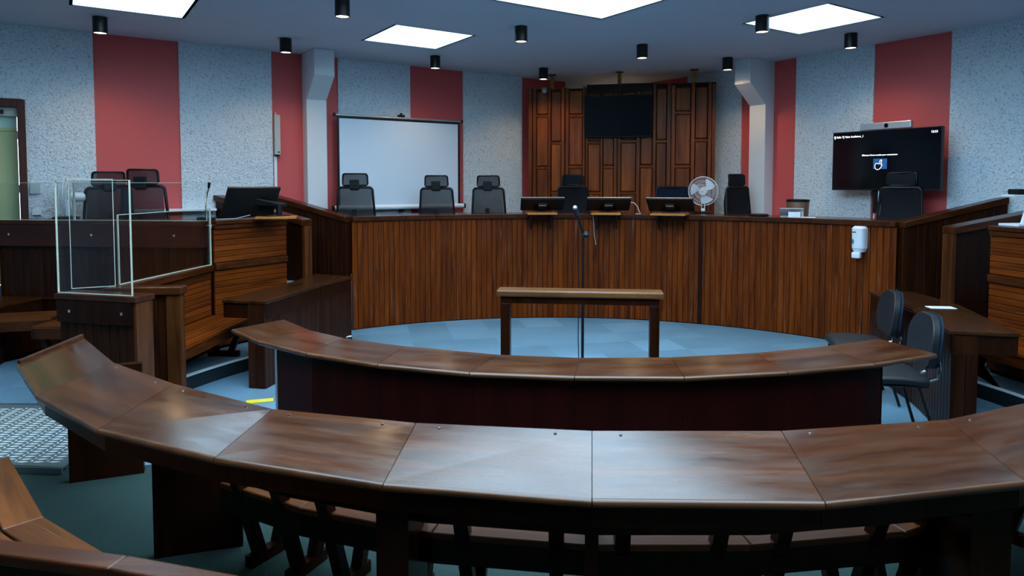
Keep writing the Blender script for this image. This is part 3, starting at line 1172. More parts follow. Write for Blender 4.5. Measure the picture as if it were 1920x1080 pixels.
def row_bench(name, label, near, dep, zs, back, group, planks=3, seams=True, zb=(.52, .76), skirt=True, sits=1):
    """near: polyline of the near edge (towards the camera); back: True puts a backrest board at the near edge"""
    n = len(near)
    nrm = []
    for i in range(n):
        d = (near[min(i + 1, n - 1)] - near[max(i - 1, 0)]).normalized()
        nrm.append(Vector((-d.y, d.x)))          # away from the camera
    far = [near[i] + nrm[i] * dep for i in range(n)]
    c = sum(near + far, Vector((0, 0))) / (2 * n)
    r = thing(name, label, 'bench', v3(c, 0), 0, group)
    lerp = lambda i, t: near[i] + (far[i] - near[i]) * t
    for i in range(n - 1):
        ax = near[i + 1] - near[i]
        ang = math.atan2(ax.y, ax.x)
        cm = (near[i] + near[i + 1] + far[i] + far[i + 1]) / 4
        Mw = Matrix.Translation(v3(cm, 0)) @ Matrix.Rotation(ang, 4, 'Z')
        e = ax.normalized() * .002
        for k in range(planks):
            t0, t1 = k / planks + .012, (k + 1) / planks - .012
            poly = [lerp(i, t0) + e, lerp(i + 1, t0) - e, lerp(i + 1, t1) - e, lerp(i, t1) + e]
            mb = MB()
            mb.prism([Mw.inverted() @ v3(p, 0) for p in poly], zs - .03, zs)
            o = piece('seat_plank', mb.mesh('seat_plank', WHX), r, Mw)
            b = o.modifiers.new('bevel', 'BEVEL')
            b.width = .004
            b.segments = 1
        if skirt:
            mb = MB()
            a, b = lerp(i, .06), lerp(i + 1, .06)
            mb.slab(a, b, zs - .13, zs - .031, .03)
            obj('seat_rail', mb, WV_, r)
        if back:
            off = -.06
            a, b = near[i] + nrm[i] * off, near[i + 1] + nrm[i + 1] * off
            mb = MB()
            mb.slab(a, b, zb[0], zb[1], .025)
            obj('back_board', mb, WV_, r)
    for i in range(n):
        for s in (-1, 1):
            j = i + s
            if j < 0 or j >= n:
                continue
            ax = (near[j] - near[i]).normalized()
            c0 = (near[i] + far[i]) / 2 + ax * .13
            trestle(r, c0, nrm[i], ax, .006, zs - .03, dep)
            if back:
                mb = MB()
                p = near[i] + ax * .13
                mb.bar(v3(p + nrm[i] * .05, zs - .10), v3(p - nrm[i] * .085, zb[1] - .02), .05, .06, up=v3(ax, 0))
                obj('back_post', mb, WV_, r)
    return r


mid = [g2(x, y, .42) for x, y in ((410, 905), (561, 953), (808, 1000), (1105, 1023), (1410, 1023), (1700, 998))] + [Vector((2.15, 3.0)), Vector((2.75, 3.42))]
row_bench('row_bench', 'curved plank bench half hidden behind and under the large foreground table', mid, .36, .42, True, 'plank benches', zb=(.50, .745))
fg = [Vector((-2.98, 3.2)), Vector((-2.32, 2.52)), Vector((-1.72, 2.12)), Vector((-1.0, 1.82))]
row_bench('row_bench', 'plank bench in the bottom left corner with a blurred top rail in front', fg, .47, .42, False, 'plank benches')
rr = thing('row_rail', 'blurred dark backrest with a brown top rail along the bottom left edge', 'railing', (-1.4, 1.7, 0))
rp_ = [g2(-160, 990, .82), g2(0, 1009, .82), g2(240, 1040, .82), g2(450, 1078, .82), Vector((-.2, 1.62)), Vector((.4, 1.58))]
for a, b in zip(rp_[:-1], rp_[1:]):
    d = (b - a).normalized()
    n = Vector((d.y, -d.x)) * .035
    mb = MB()
    mb.slab(a + n, b + n, .785, .82, .07)
    obj('top_rail', mb, WR, rr, bevel=.006)
    mb = MB()
    mb.slab(a + n * 1.2, b + n * 1.2, .30, .784, .03)
    obj('back_board', mb, WV_, rr)
for p in rp_[::2]:
    mb = MB()
    mb.box((p.x, p.y - .045, .15), (.05, .05, .3))
    obj('post', mb, WV_, rr)

# ------------------------------------------------------------------ docks
def boards(parent, a, b, z0, z1, n, t, side, mat, name='board', gap=.0035):
    """horizontal boards one above the other on the line a-b, faces to the given side"""
    a, b = Vector(a[:2]), Vector(b[:2])
    d = (b - a).normalized()
    nn = Vector((d.y, -d.x)) * side
    h = (z1 - z0) / n
    ln = (b - a).length
    mb = MB()
    c = .0045
    pf = [(0, gap / 2), (-t + c, gap / 2), (-t, gap / 2 + c), (-t, h - gap / 2 - c), (-t + c, h - gap / 2), (0, h - gap / 2)]
    vs = [(x, -ln / 2, z) for x, z in pf] + [(x, ln / 2, z) for x, z in pf]
    m = len(pf)
    mb.add(vs, [list(range(m)), [m + i for i in range(m)][::-1]] + [[i, (i + 1) % m, m + (i + 1) % m, m + i] for i in range(m)])
    me = mb.mesh(name, mat)
    ang = math.atan2(-nn.y, -nn.x)               # local -x looks to nn
    c0 = (a + b) / 2 + nn * 0.0
    for k in range(n):
        piece(name, me, parent, Matrix.Translation(v3(c0, z0 + k * h)) @ Matrix.Rotation(ang, 4, 'Z'))


def tall_front(label, pts, side, zt=1.47):
    r = thing('dock_desk', label, 'desk front', v3((pts[0] + pts[-1]) / 2, 0), 0, 'board-clad dock fronts')
    for a, b in zip(pts[:-1], pts[1:]):
        d = (b - a).normalized()
        n = Vector((d.y, -d.x)) * side
        mb = MB()
        mb.slab(a - n * .04, b - n * .04, ZR, zt - .07, .05)
        obj('backing', mb, WV_, r)
        boards(r, a, b, 1.03, zt - .09, 6, .022, side, WH)
        boards(r, a, b, ZR + .03, .955, 13, .022, side, WH)
        mb = MB()
        mb.slab(a + n * .022, b + n * .022, .957, 1.028, .06)
        obj('middle_rail', mb, WRY, r, bevel=.008)
        mb = MB()
        mb.slab(a + n * .015, b + n * .015, zt - .088, zt - .043, .06)
        obj('under_rail', mb, WRY, r, bevel=.006)
        mb = MB()
        mb.slab(a - n * .12, b - n * .12, zt - .04, zt, .36)
        obj('top_rail', mb, WRY, r, bevel=.006)
    return r


WRY = wood('rail_wood_along', (0.028, 0.006, 0.0015, 1), (0.090, 0.022, 0.005, 1), 'y', 0.26, 0.9, 0.2)
TA, TB = Vector((-3.10, 7.05)), Vector((-2.62, 7.86))
tall_front('tall board-clad front of the left dock, below the tilted monitor', [TA, TB], 1)
RT0, RT1, RT2 = Vector((4.40, 6.23)), Vector((4.56, 5.25)), Vector((4.40, 4.4))
tall_front('tall board-clad front of the right dock at the picture edge', [RT0, RT1, RT2], 1)


def dock_bench(label, back, dep, side, zs=.50, zb=1.02, lowback=True, nslat=9):
    """slatted seat on V legs with a low boarded back; back: polyline from the near end"""
    r = thing('dock_bench', label, 'bench', v3(back[0], ZR), 0, 'slatted dock benches')
    n = len(back)
    nr = []
    for i in range(n):
        d = (back[min(i + 1, n - 1)] - back[max(i - 1, 0)]).normalized()
        nr.append(Vector((d.y, -d.x)) * side)
    for i in range(n - 1):
        ax = back[i + 1] - back[i]
        ang = math.atan2(ax.y, ax.x) - PI / 2    # local y along the seat
        cm = (back[i] + back[i + 1]) / 2 + nr[i] * dep / 2
        Mw = Matrix.Translation(v3(cm, 0)) @ Matrix.Rotation(ang, 4, 'Z')
        for k in range(nslat):
            t0, t1 = dep * (k / nslat) + .03, dep * ((k + 1) / nslat) + .03 - .012
            mb = MB()
            mb.prism([Mw.inverted() @ v3(p, 0) for p in (back[i] + nr[i] * t0, back[i + 1] + nr[i + 1] * t0, back[i + 1] + nr[i + 1] * t1, back[i] + nr[i] * t1)], zs - .028, zs)
            piece('seat_slat', mb.mesh('seat_slat', WH), r, Mw)
        for t in (.05, dep - .005):
            mb = MB()
            mb.slab(back[i] + nr[i] * t, back[i + 1] + nr[i + 1] * t, zs - .12, zs - .029, .03)
            obj('seat_rail', mb, WRY, r)
        if lowback:
            boards(r, back[i], back[i + 1], zs, zb - .145, 7, .022, side, WH)
            mb = MB()
            mb.slab(back[i] + nr[i] * .016, back[i + 1] + nr[i + 1] * .016, zb - .142, zb - .064, .034)
            obj('back_plank', mb, WRY, r, bevel=.004)
            mb = MB()
            mb.slab(back[i] - nr[i] * .035, back[i + 1] - nr[i + 1] * .035, ZR, zb - .064, .06)
            obj('backing', mb, WV_, r)
            mb = MB()
            mb.slab(back[i] - nr[i] * .02, back[i + 1] - nr[i + 1] * .02, zb - .062, zb, .16)
            obj('top_rail', mb, WRY, r, bevel=.006)
        for t in (.12, .88):
            p = back[i] + (back[i + 1] - back[i]) * t + nr[i] * (dep * .5)
            trestle(r, p, nr[i], ax.normalized(), ZR, zs - .03, dep)
    return r, nr


bl0, bl1 = Vector((-3.20, 5.56)), Vector((-3.12, 6.98))
db, nr = dock_bench('slatted left dock bench with a low boarded back topped by a clear screen', [bl0, bl1], .46, 1)
for t in (.1, .9):
    p = bl0 + (bl1 - bl0) * t + nr[0] * .034
    mb = MB()
    mb.cyl(v3(p, .92), v3(p + nr[0] * .006, .92), .011, n=10)
    obj('screw', mb, M_CHROME, db)
# closed near end of the bench
ea, eb = Vector((-3.26, 5.47)), Vector((-2.70, 5.53))
mb = MB()
mb.slab(ea, eb, ZR, .955, .05)
obj('end_panel', mb, WV_, db)
run_slats(db, ea + Vector((0, -.045)), eb + Vector((-.10, -.045)), ZR + .005, .955, .07, .018, WD, name='end_slat', side=1)
mb = MB()
mb.slab(eb + Vector((-.10, -.01)), eb + Vector((.01, 0)), ZR, .956, .10)
obj('end_post', mb, WPO, db, bevel=.004)
mb = MB()
mb.slab(ea, eb + Vector((.03, 0)), .958, 1.02, .14)
obj('end_rail', mb, WR, db, bevel=.008)

dock_bench('slatted bench below the right dock front at the picture edge', [RT2 + Vector((-.06, 0)), RT1 + Vector((-.06, 0)), RT0 + Vector((-.06, 0))], .42, -1, lowback=False)
# raised floors of the docks
d = MB()
d.prism([TA + Vector((-.03, 0.05)), TB + Vector((-.1, 0)), Vector((-2.45, 7.9)), W(6.9, 0.0), W(9.6, 0.0), Vector((-5.75, 7.40)), Vector((-5.4, 7.36))][::-1], ZR + .001, ZD)
struct('floor_dock_left', d, M_CARPET)
d = MB()
d.prism([RT0 + Vector((.08, 0)), RT1 + Vector((.08, 0)), RT2 + Vector((.08, 0)), W(0, 8.8), W(0, 6.95)], ZR + .001, ZD)
struct('floor_dock_right', d, M_CARPET)

# end front of the left dock, facing the public
AA, AB = Vector((-3.13, 7.04)), Vector((-5.46, 7.29))
af = thing('dock_counter', 'long dark end front of the left dock carrying two clear screens', 'desk front', v3((AA + AB) / 2, ZR))
dA = (AA - AB).normalized()
nA = Vector((dA.y, -dA.x))
mb = MB()
mb.slab(AB + nA * .0, AA + nA * .0, ZR, 1.42, .05)
obj('backing', mb, WV_, af)
run_slats(af, AB + nA * .042, AA + nA * .042, ZR + .01, 1.19, .085, .016, WD, side=1)
mb = MB()
mb.slab(AB + nA * .055, AA + nA * .055, 1.195, 1.425, .06)
obj('front_plank', mb, wood('deep_red_plank', (0.022, 0.0045, 0.002, 1), (0.060, 0.012, 0.006, 1), 'x', 0.3, 0.8, 0.1), af, bevel=.004)
mb = MB()
mb.prism([AB + nA * .09, AA + nA * .09, AA - nA * .42, AB - nA * .30][::-1], 1.427, 1.468)
obj('worktop', mb, WTD2 if 'WTD2' in globals() else WR, af, bevel=.006)
for t in (.07, .47, .86):
    p = AB + (AA - AB) * t + nA * .086
    mb = MB()
    mb.cyl(v3(p, 1.32), v3(p + nA * .008, 1.32), .012, n=10)
    obj('screw', mb, M_CHROME, af)
mb = MB()
mb.slab(AB + nA * .08 + dA * -.12, AB + nA * .08 + dA * -.02, ZR, 1.45, .1)
obj('end_post', mb, WPO, af)

# low return wall nearest the camera
E1, E2 = Vector((-3.46, 5.20)), Vector((-2.76, 5.02))
dE = (E2 - E1).normalized()
nE = Vector((dE.y, -dE.x))
ep = thing('dock_return', 'dark low return wall of the left dock with a tall clear screen bolted to it', 'low wall', v3((E1 + E2) / 2, ZR))
mb = MB()
mb.prism([E1 + nE * .0, E2 + nE * .0 - dE * .03, E2 - nE * .12 - dE * .03, E1 - nE * .12], ZR, .975)
obj('body', mb, WV_, ep)
run_slats(ep, E1 + nE * .016, E2 + nE * .016 - dE * .03, ZR + .005, .80, .075, .016, WD, side=1)
mb = MB()
mb.slab(E1 + nE * .022, E2 + nE * .022 - dE * .03, .803, .974, .044)
obj('front_plank', mb, WV_, ep, bevel=.004)
mb = MB()
mb.slab(E2 - dE * .015 + nE * .03, E2 - dE * .015 - nE * .13, ZR, .975, .028)
obj('end_board', mb, WPO, ep)
mb = MB()
mb.prism([E1 + nE * .05 - dE * .01, E2 + nE * .05 + dE * .01, E2 - nE * .145 + dE * .01, E1 - nE * .145 - dE * .01], .977, 1.02)
obj('cap', mb, WR, ep, bevel=.006)
for t in (.18, .84):
    p = E1 + (E2 - E1) * t + nE * .045
    mb = MB()
    mb.cyl(v3(p, .89), v3(p + nE * .008, .89), .012, n=10)
    obj('screw', mb, M_CHROME, ep)

# low platform and loose benches inside the left dock
mb = MB()
q = [Vector(G(-60, 586, .66)[:2]), Vector(G(80, 556, .66)[:2])]
mb2 = MB()
pl = thing('dock_step', 'brown boarded step along the foot of the left dock end front', 'step', v3((q[0] + q[1]) / 2, ZR))
mb.prism([q[0], q[1], AB + (AA - AB) * .33 + nA * .07, AB + nA * .07 - dA * .15], ZR, .63)
obj('riser', mb, WV_, pl)
mb2.prism([q[0] - dA * .03 + nA * .03, q[1] + nA * .03 + dA * .02, AB + (AA - AB) * .335 + nA * .068, AB + nA * .068 - dA * .16], .632, .66)
obj('tread', mb2, WRX if 'WRX' in globals() else WR, pl, bevel=.004)


def loose_bench(label, a, b, dep, zs=.585, nslat=9):
    r = thing('slatted_bench', label, 'bench', v3((a + b) / 2, ZR), 0, 'loose slatted benches')
    d = (b - a).normalized()
    n = Vector((-d.y, d.x))
    ang = math.atan2(d.y, d.x)
    cm = (a + b) / 2 + n * dep / 2
    Mw = Matrix.Translation(v3(cm, 0)) @ Matrix.Rotation(ang, 4, 'Z')
    ln = (b - a).length
    for k in range(nslat):
        y0 = -dep / 2 + dep * k / nslat
        mb = MB()
        mb.box((0, y0 + dep / nslat / 2, zs - .013), (ln, dep / nslat - .012, .026))
        piece('seat_slat', mb.mesh('seat_slat', WHX), r, Mw)
    for t in (.015, dep - .015):
        mb = MB()
        mb.slab(a + n * t, b + n * t, zs - .115, zs - .027, .03)
        obj('seat_rail', mb, WR, r)
    for p in (a + d * .02, b - d * .02):
        mb = MB()
        mb.slab(p, p + n * dep, zs - .115, zs - .027, .03)
        obj('end_rail', mb, WR, r)
    for t in (.12, .88):
        trestle(r, a + (b - a) * t + n * dep / 2, n, d, ZR, zs - .03, dep)
    return r


loose_bench('slatted bench at the left edge on splayed legs, in front of the boarded step', Vector((-4.93, 6.245)), Vector((-4.38, 6.42)), .40)
loose_bench('short slatted bench end showing beside the dark low return wall', Vector((-4.28, 6.02)), Vector((-3.55, 6.0)), .34)

# ------------------------------------------------------------------ clear screens
def screen(label, a, b, z0, z1, t=.012):
    a, b = Vector(a[:2]), Vector(b[:2])
    mb = MB()
    mb.slab(a, b, z0, z1, t)
    # faces: bottom, top, then four sides; broad faces clear, edges frosted
    mb.m = [1, 1, 1, 0, 1, 0]
    n = (b - a).normalized()
    mm = []
    for f in mb.f:
        vs = [mb.v[i] for i in f]
        nn = (vs[1] - vs[0]).cross(vs[2] - vs[0]).normalized()
        mm.append(0 if abs(nn.z) < .5 and abs(nn.x * n.x + nn.y * n.y) < .5 else 1)
    mb.m = mm
    e = .0045  # pale rim bands paint the bright line of internal reflection
    u_ = n * e
    for q in ((a, a + u_, z0, z1), (b - u_, b, z0, z1), (a + u_, b - u_, z1 - e, z1), (a + u_, b - u_, z0, z0 + e)):
        k = len(mb.f)
        mb.slab(q[0], q[1], q[2], q[3], t + .002, 1)
    return solo('clear_screen', mb, [M_GLASS, M_GEDGE], label, 'screen', 'clear acrylic screens')


sa = AB + nA * .095
sb = AA + nA * .095
mdl = AB + (AA - AB) * .385 + nA * .07
screen('wide clear screen on the left dock counter, the half nearest the door', AB + nA * .07 + dA * .02, mdl - dA * .004, 1.472, 1.865)
screen('wide clear screen on the left dock counter, before the two mesh chairs', mdl + dA * .004, AA + nA * .07 + dA * .02, 1.472, 1.865)
screen('tall clear screen bolted to the low return wall nearest the camera', E1 + nE * .02, E2 + nE * .02 - dE * .04, 1.022, 1.88)
g1, g3 = G(134, 542, 1.02), G(217, 537, 1.02)
screen('narrow tall clear screen at the corner just behind the return wall', g1, g3, 1.022, 1.89)
screen('low clear screen running along the top of the dock bench back', bl0 + Vector((-.03, .02)), bl1 + Vector((.03, .0)), 1.022, 1.60)

# ------------------------------------------------------------------ chequer plate ramp and tape
ra = thing('ramp_plate', 'aluminium chequer plate ramp on the floor at the left edge', 'ramp', (-3.7, 4.7, 0))
x0, x1, y0, y1, zA, zB_ = -5.2, -2.86, 4.26, 5.20, .05, .128
fz = lambda p: zA + (zB_ - zA) * (p[1] - y0) / (y1 - y0)
mb = MB()
pl4 = [Vector((x0, y0 + .2)), Vector((x1, y0)), Vector((x1 - .05, y1)), Vector((x0, y1 + .1))]
mb.prism(pl4, lambda p: fz(p) - .008, fz)
obj('plate', mb, M_TREAD, ra)
mb = MB()
mb.slab((x0, y0 + .19), (x1, y0 - .005), .006, .046, .012)
obj('front_flange', mb, M_TREAD, ra)
tr = MB()
yy = y0 + .07
row = 0
while yy < y1 - .03:
    xx = x0 + .06
    cidx = 0
    while xx < x1 - .05:
        for kind in (0, 1):
            cx = xx + (0 if kind == 0 else .052)
            cy = yy + .22 * 0 + (0 if kind == 0 else .014)
            cy2 = cy
            if cy2 > y1 - .02 or cx > x1 - .05 or cy2 < y0 + .2 * (x1 - cx) / (x1 - x0) + .03:
                continue
            hl, hw = (.038, .013) if kind == 0 else (.006, .016)
            z = fz((0, cy2))
            tr.add([(cx - hl, cy2 - .004, z), (cx, cy2 - hw, z), (cx + hl, cy2 + .004, z), (cx, cy2 + hw, z), (cx - hl * .4, cy2, z + .004), (cx + hl * .4, cy2, z + .004)],
                   [[0, 1, 4], [1, 5, 4], [1, 2, 5], [2, 3, 5], [3, 4, 5], [3, 0, 4]])
        xx += .104
    yy += .036
    row += 1
obj('tread_ridge', tr, M_TREADUP, ra, kind='stuff')
mb = MB()
p = G(487, 752, 0.0)
mb.box((p.x, p.y, .002), (.22, .09, .003), .3)
solo('floor_tape', mb, M_YELLOW, "strip of yellow tape on the carpet at the left side desk's foot", 'tape')

# ------------------------------------------------------------------ office chairs
def rrect(w0, w1, z0, z1, rad, yfn, n=5):
    """rounded outline in x-z, narrower or wider at the top"""
    pts = []
    for cx, cz, a0 in ((1, 1, 0), (-1, 1, 90), (-1, -1, 180), (1, -1, 270)):
        wz = w1 if cz > 0 else w0
        z = (z1 - rad) if cz > 0 else (z0 + rad)
        for k in range(n + 1):
            a = math.radians(a0 + 90 * k / n)
            x = cx * (wz / 2 - rad) + rad * math.cos(a)
            zz = z + rad * math.sin(a)
            pts.append(Vector((x, yfn(x, zz), zz)))
    return pts


def office_chair(label, group, padded=False, navy=False):
    t = thing('office_chair', label, 'chair', (0, 0, 0), 0, group)
    fab = M_NAVY if navy else M_FABRIC
    mb = MB()
    for k in range(5):
        a = 2 * PI * k / 5 + .3
        mb.bar((0, 0, .10), (.30 * math.cos(a), .30 * math.sin(a), .075), .045, .03)
    obj('base', mb, M_BLACK, t)
    for k in range(5):
        a = 2 * PI * k / 5 + .3
        mb = MB()
        c = Vector((.30 * math.cos(a), .30 * math.sin(a), .03))
        d = Vector((-math.sin(a), math.cos(a), 0)) * .02
        mb.cyl(c - d, c + d, .03, n=12)
        obj('caster', mb, M_BLACK, t)
    mb = MB()
    mb.lathe((0, 0, .09), [(.028, 0), (.028, .2), (.02, .2), (.02, .33)], 12)
    obj('gas_column', mb, M_BLACK, t)
    mb = MB()
    mb.grid(lambda u, v: (Vector(((u - .5) * .50, (v - .5) * .48, .465 - .02 * (abs(v - .45) * 2) ** 2 + .012 * (abs(u - .5) * 2) ** 2)), Vector((0, 0, 1))), 8, 8, .07)
    obj('seat', mb, fab, t, smooth=True, bevel=.015)
    for s in (-1, 1):
        mb = MB()
        mb.tube([(s * .24, -.05, .42), (s * .295, -.05, .46), (s * .295, -.05, .66)], .016, 8)
        ar = obj('armrest', mb, M_BLACK, t, smooth=True)
        mb = MB()
        mb.box((s * .295, -.02, .672), (.07, .26, .03))
        obj('arm_pad', mb, M_BLACK, ar, bevel=.01)
    yb = lambda x, z: -.235 - .10 * (z - .58) * .6 + .9 * x * x - .05 * math.sin((z - .55) / .55 * PI)
    w0, w1, z0, z1 = .50, .445, .58, 1.085
    fr = MB()
    fr.tube(rrect(w0, w1, z0, z1, .045, yb), .017, 8, closed=True)
    obj('back_frame', fr, M_BLACK, t, smooth=True)
    bm_ = MB()

    def bf(u, v):
        z = z0 + .012 + (z1 - z0 - .024) * v
        wd = w0 + (w1 - w0) * v - .03
        x = (u - .5) * wd
        return Vector((x, yb(x, z), z)), Vector((0, 1, 0))
    bm_.grid(bf, 10, 8, .05 if padded else .006)
    obj('backrest', bm_, fab if (padded or navy) else M_MESH, t, smooth=True)
    sp = MB()
    sp.bar((0, -.10, .40), (0, -.31, .52), .06, .03)
    sp.bar((0, -.315, .51), (0, -.33, .80), .055, .022, up=(0, 1, 0))
    obj('spine', sp, M_BLACK, t)
    if not navy:
        yh = lambda x, z: -.285 + 1.6 * x * x - .35 * (z - 1.18) ** 2 * 4
        hb = MB()
        hb.tube(rrect(.325, .315, 1.112, 1.262, .03, yh), .012, 8, closed=True)
        h = obj('headrest', hb, M_BLACK, t, smooth=True)
        hp = MB()
        hp.grid(lambda u, v: (Vector(((u - .5) * .305, yh((u - .5) * .305, 1.118 + .138 * v), 1.118 + .138 * v)), Vector((0, 1, 0))), 10, 5, .045 if padded else .006)
        obj('headrest_pad', hp, fab if padded else M_MESH, h, smooth=True)
        br = MB()
        br.box((0, -.315, 1.125), (.125, .035, .13))
        br.box((0, -.30, 1.072), (.115, .03, .05))
        obj('bracket', br, M_BLACK, t, bevel=.008)
    return t


def settle(o, p, rz, tilt=0.0, s=1.0):
    M = Matrix.Translation(p) @ Matrix.Rotation(rz, 4, 'Z') @ Matrix.Rotation(tilt, 4, 'X') @ Matrix.Scale(s, 4)
    o.matrix_basis = M
    MW[o.name] = M


GC = 'high-backed office chairs'
oc = office_chair('mesh office chair farthest left behind the bench, in front of the projection screen', GC)
settle(oc, Vector(GY(672, 400, 9.20)).to_2d().to_3d() + Vector((0, 0, ZD)), math.radians(4))


def chair_at(src, px, Y, rz, label, tilt=0.0, s=1.0, zf=ZD):
    p = GY(px, 400, Y) - Matrix.Rotation(rz, 3, 'Z') @ Vector((0, -.27, 0))
    M = Matrix.Translation((p.x, p.y, zf)) @ Matrix.Rotation(rz, 4, 'Z') @ Matrix.Rotation(tilt, 4, 'X') @ Matrix.Scale(s, 4)
    c = copy_tree(src, None, M)
    c['label'] = label
    MW[c.name] = M
    return c


chair_at(oc, 818, 9.45, math.radians(-3), 'mesh office chair at the right end of the projection screen', s=.985)
chair_at(oc, 915, 9.70, math.radians(-8), "mesh office chair between the projection screen and the wooden backdrop", s=.985)
chair_at(oc, 268, 7.50, math.radians(4), 'mesh office chair behind the left clear screen, before the red stripe, the nearer of two', s=1.02)
chair_at(oc, 206, 7.72, math.radians(40), 'mesh office chair behind the left clear screen, turned aside, the one nearer the fan', s=1.0)
pc = office_chair("black padded office chair behind the middle monitor, facing the room", GC, padded=True)
p = GY(1080, 400, 10.0)
settle(pc, Vector((p.x, p.y, ZD)), math.radians(186), 0, 1.0)
chair_at(pc, 1378, 9.60, math.radians(212), 'black padded office chair right of the white fan on the bench', s=1.0)
chair_at(pc, 1690, 8.05, math.radians(130), 'black padded office chair in front of the wall display', s=1.0)
nv = office_chair('navy-backed chair without a headrest behind the right-hand bench monitor', GC, padded=True, navy=True)
p = GY(1266, 400, 9.75)
settle(nv, Vector((p.x, p.y, ZD)), math.radians(178), 0, 1.0)

# ------------------------------------------------------------------ visitor chairs in the well
def visitor_chair(label, group):
    t = thing('visitor_chair', label, 'chair', (0, 0, 0), 0, group)
    mb = MB()
    mb.grid(lambda u, v: (Vector(((u - .5) * .46 * (1 - .12 * (2 * v - 1) ** 4), (v - .5) * .43, .475 - .018 * (2 * v - 1) ** 2 - .01 * (2 * u - 1) ** 4)), Vector((0, 0, 1))), 10, 8, .055)
    obj('seat', mb, M_VINYL, t, smooth=True, bevel=.018)

    def bf(u, v):                                # rounded shield-shaped pad
        a = 2 * v - 1
        z = .72 + .18 * a
        wd = .46 * (1 - .42 * max(0, a) ** 2.4 - .14 * max(0, -a) ** 3)
        x = (u - .5) * wd * math.sqrt(max(.12, 1 - .55 * abs(a) ** 5))
        return Vector((x, -.235 - .10 * (z - .5) + .55 * x * x, z)), Vector((0, 1, .1))
    mb = MB()
    mb.grid(bf, 12, 12, .05)
    obj('backrest', mb, M_VINYL, t, smooth=True, bevel=.016)
    mb = MB()

    def bs(u, v):
        p, n = bf(u, v)
        return p + Vector((0, -.034, 0)), n
    mb.grid(bs, 10, 10, .016)
    obj('back_shell', mb, M_NAVY, t, smooth=True)
    for s in (-1, 1):
        mb = MB()
        mb.tube([(s * .20, -.20, .43), (s * .205, .19, .43)], .011, 8)
        mb.tube([(s * .205, .16, .43), (s * .225, .235, 0.012)], .011, 8)
        mb.tube([(s * .20, -.14, .43), (s * .225, -.27, 0.012)], .011, 8)
        obj('leg_frame', mb, M_BLACKM, t, smooth=True)
    for s in (-1, 1):
        mb = MB()
        mb.tube([(s * .10, .02, .435), (s * .10, -.20, .43), (s * .10, -.29, .46), (s * .10, -.31, .53), (s * .10, -.29, .66)], .012, 8)
        obj('back_support', mb, M_CHROME, t, smooth=True)
    return t


GV = 'padded visitor chairs by the right side desk'
vc = visitor_chair('black padded visitor chair with a scuffed back, the one nearer the bench', GV)
p = G(1612, 640, .47)
settle(vc, Vector((2.99, 5.86, 0.0)), math.radians(76), 0, 1.04)
c = copy_tree(vc, None, Matrix.Translation((2.74, 4.93, 0.0)) @ Matrix.Rotation(math.radians(78), 4, 'Z') @ Matrix.Scale(1.02, 4))
c['label'] = 'black padded visitor chair at the right end of the counsel table'

# ------------------------------------------------------------------ witness rail and microphone stand
p0, p1 = Vector(GY(940, 540, 5.15)), Vector(GY(1236, 548, 5.02))
wrl = thing('witness_rail', 'free-standing wooden witness rail with a golden top in the middle of the well', 'rail', ((p0.x + p1.x) / 2, (p0.y + p1.y) / 2, 0))
a, b = p0.to_2d(), p1.to_2d()
d = (b - a).normalized()
n = Vector((-d.y, d.x))
ZW = G(1085, 545, 1.05).z
mb = MB()
mb.slab(a - d * .03 + n * .02, b + d * .03 + n * .02, 1.005, 1.055, .17)
obj('hand_rail', mb, WGR if 'WGR' in globals() else wood('hand_rail_wood', (0.06, 0.020, 0.005, 1), (0.19, 0.070, 0.018, 1), 'x', 0.28, 0.8, 0.1, spec=.4), wrl, bevel=.012)
mb = MB()
mb.slab(a, b, .955, 1.004, .09)
obj('under_rail', mb, WV_, wrl)
for q in (a + d * .035, b - d * .035):
    mb = MB()
    mb.slab(q - d * .035, q + d * .035, 0.0, .954, .10)
    obj('leg', mb, WV_, wrl, bevel=.004)

pm = GY(1093, 500, 5.75)
ms = thing('microphone_stand', 'black microphone stand with a short tilted boom behind the witness rail', 'microphone stand', (pm.x, pm.y, 0))
c = Vector((pm.x, pm.y, 0))
zj = GY(1096, 437, 5.75).z
tip = GY(1078, 392, 5.70)
mb = MB()
mb.lathe(c, [(.0, 0), (.13, 0), (.13, .012), (.03, .03), (.0, .03)], 24)
obj('base', mb, M_BLACKM, ms, smooth=True)
mb = MB()
mb.cyl(c + Vector((0, 0, .02)), c + Vector((0, 0, zj - .5)), .0125, n=12)
mb.cyl(c + Vector((0, 0, zj - .5)), c + Vector((0, 0, zj)), .009, n=12)
obj('pole', mb, M_BLACKM, ms, smooth=True)
mb = MB()
mb.cyl(c + Vector((0, 0, zj - .53)), c + Vector((0, 0, zj - .46)), .02, n=12)
obj('clutch', mb, M_BLACK, ms)
top = c + Vector((0, 0, zj))
mb = MB()
mb.tube([top + Vector((.015, -.02, -.03)), top, tip + Vector((.02, 0, -.05))], .011, 8)
obj('boom', mb, M_BLACKM, ms, smooth=True)
mb = MB()
mb.lathe(top + Vector((.022, -.03, -.012)), [(0, -.032), (.02, -.026), (.03, 0), (.02, .026), (0, .032)], 14)
obj('clamp_knob', mb, M_BLACK, ms, smooth=True)
mb = MB()
mb.cyl(tip + Vector((.022, 0, -.055)), tip + Vector((.006, -.005, .0)), .026, .02, n=12)
obj('clip', mb, M_BLACK, ms, smooth=True)
mb = MB()
mb.lathe(tip + Vector((.0, -.01, .012)), [(0, -.02), (.014, -.015), (.02, 0), (.014, .015), (0, .02)], 12)
obj('capsule', mb, M_ALU, ms, smooth=True)
mb = MB()
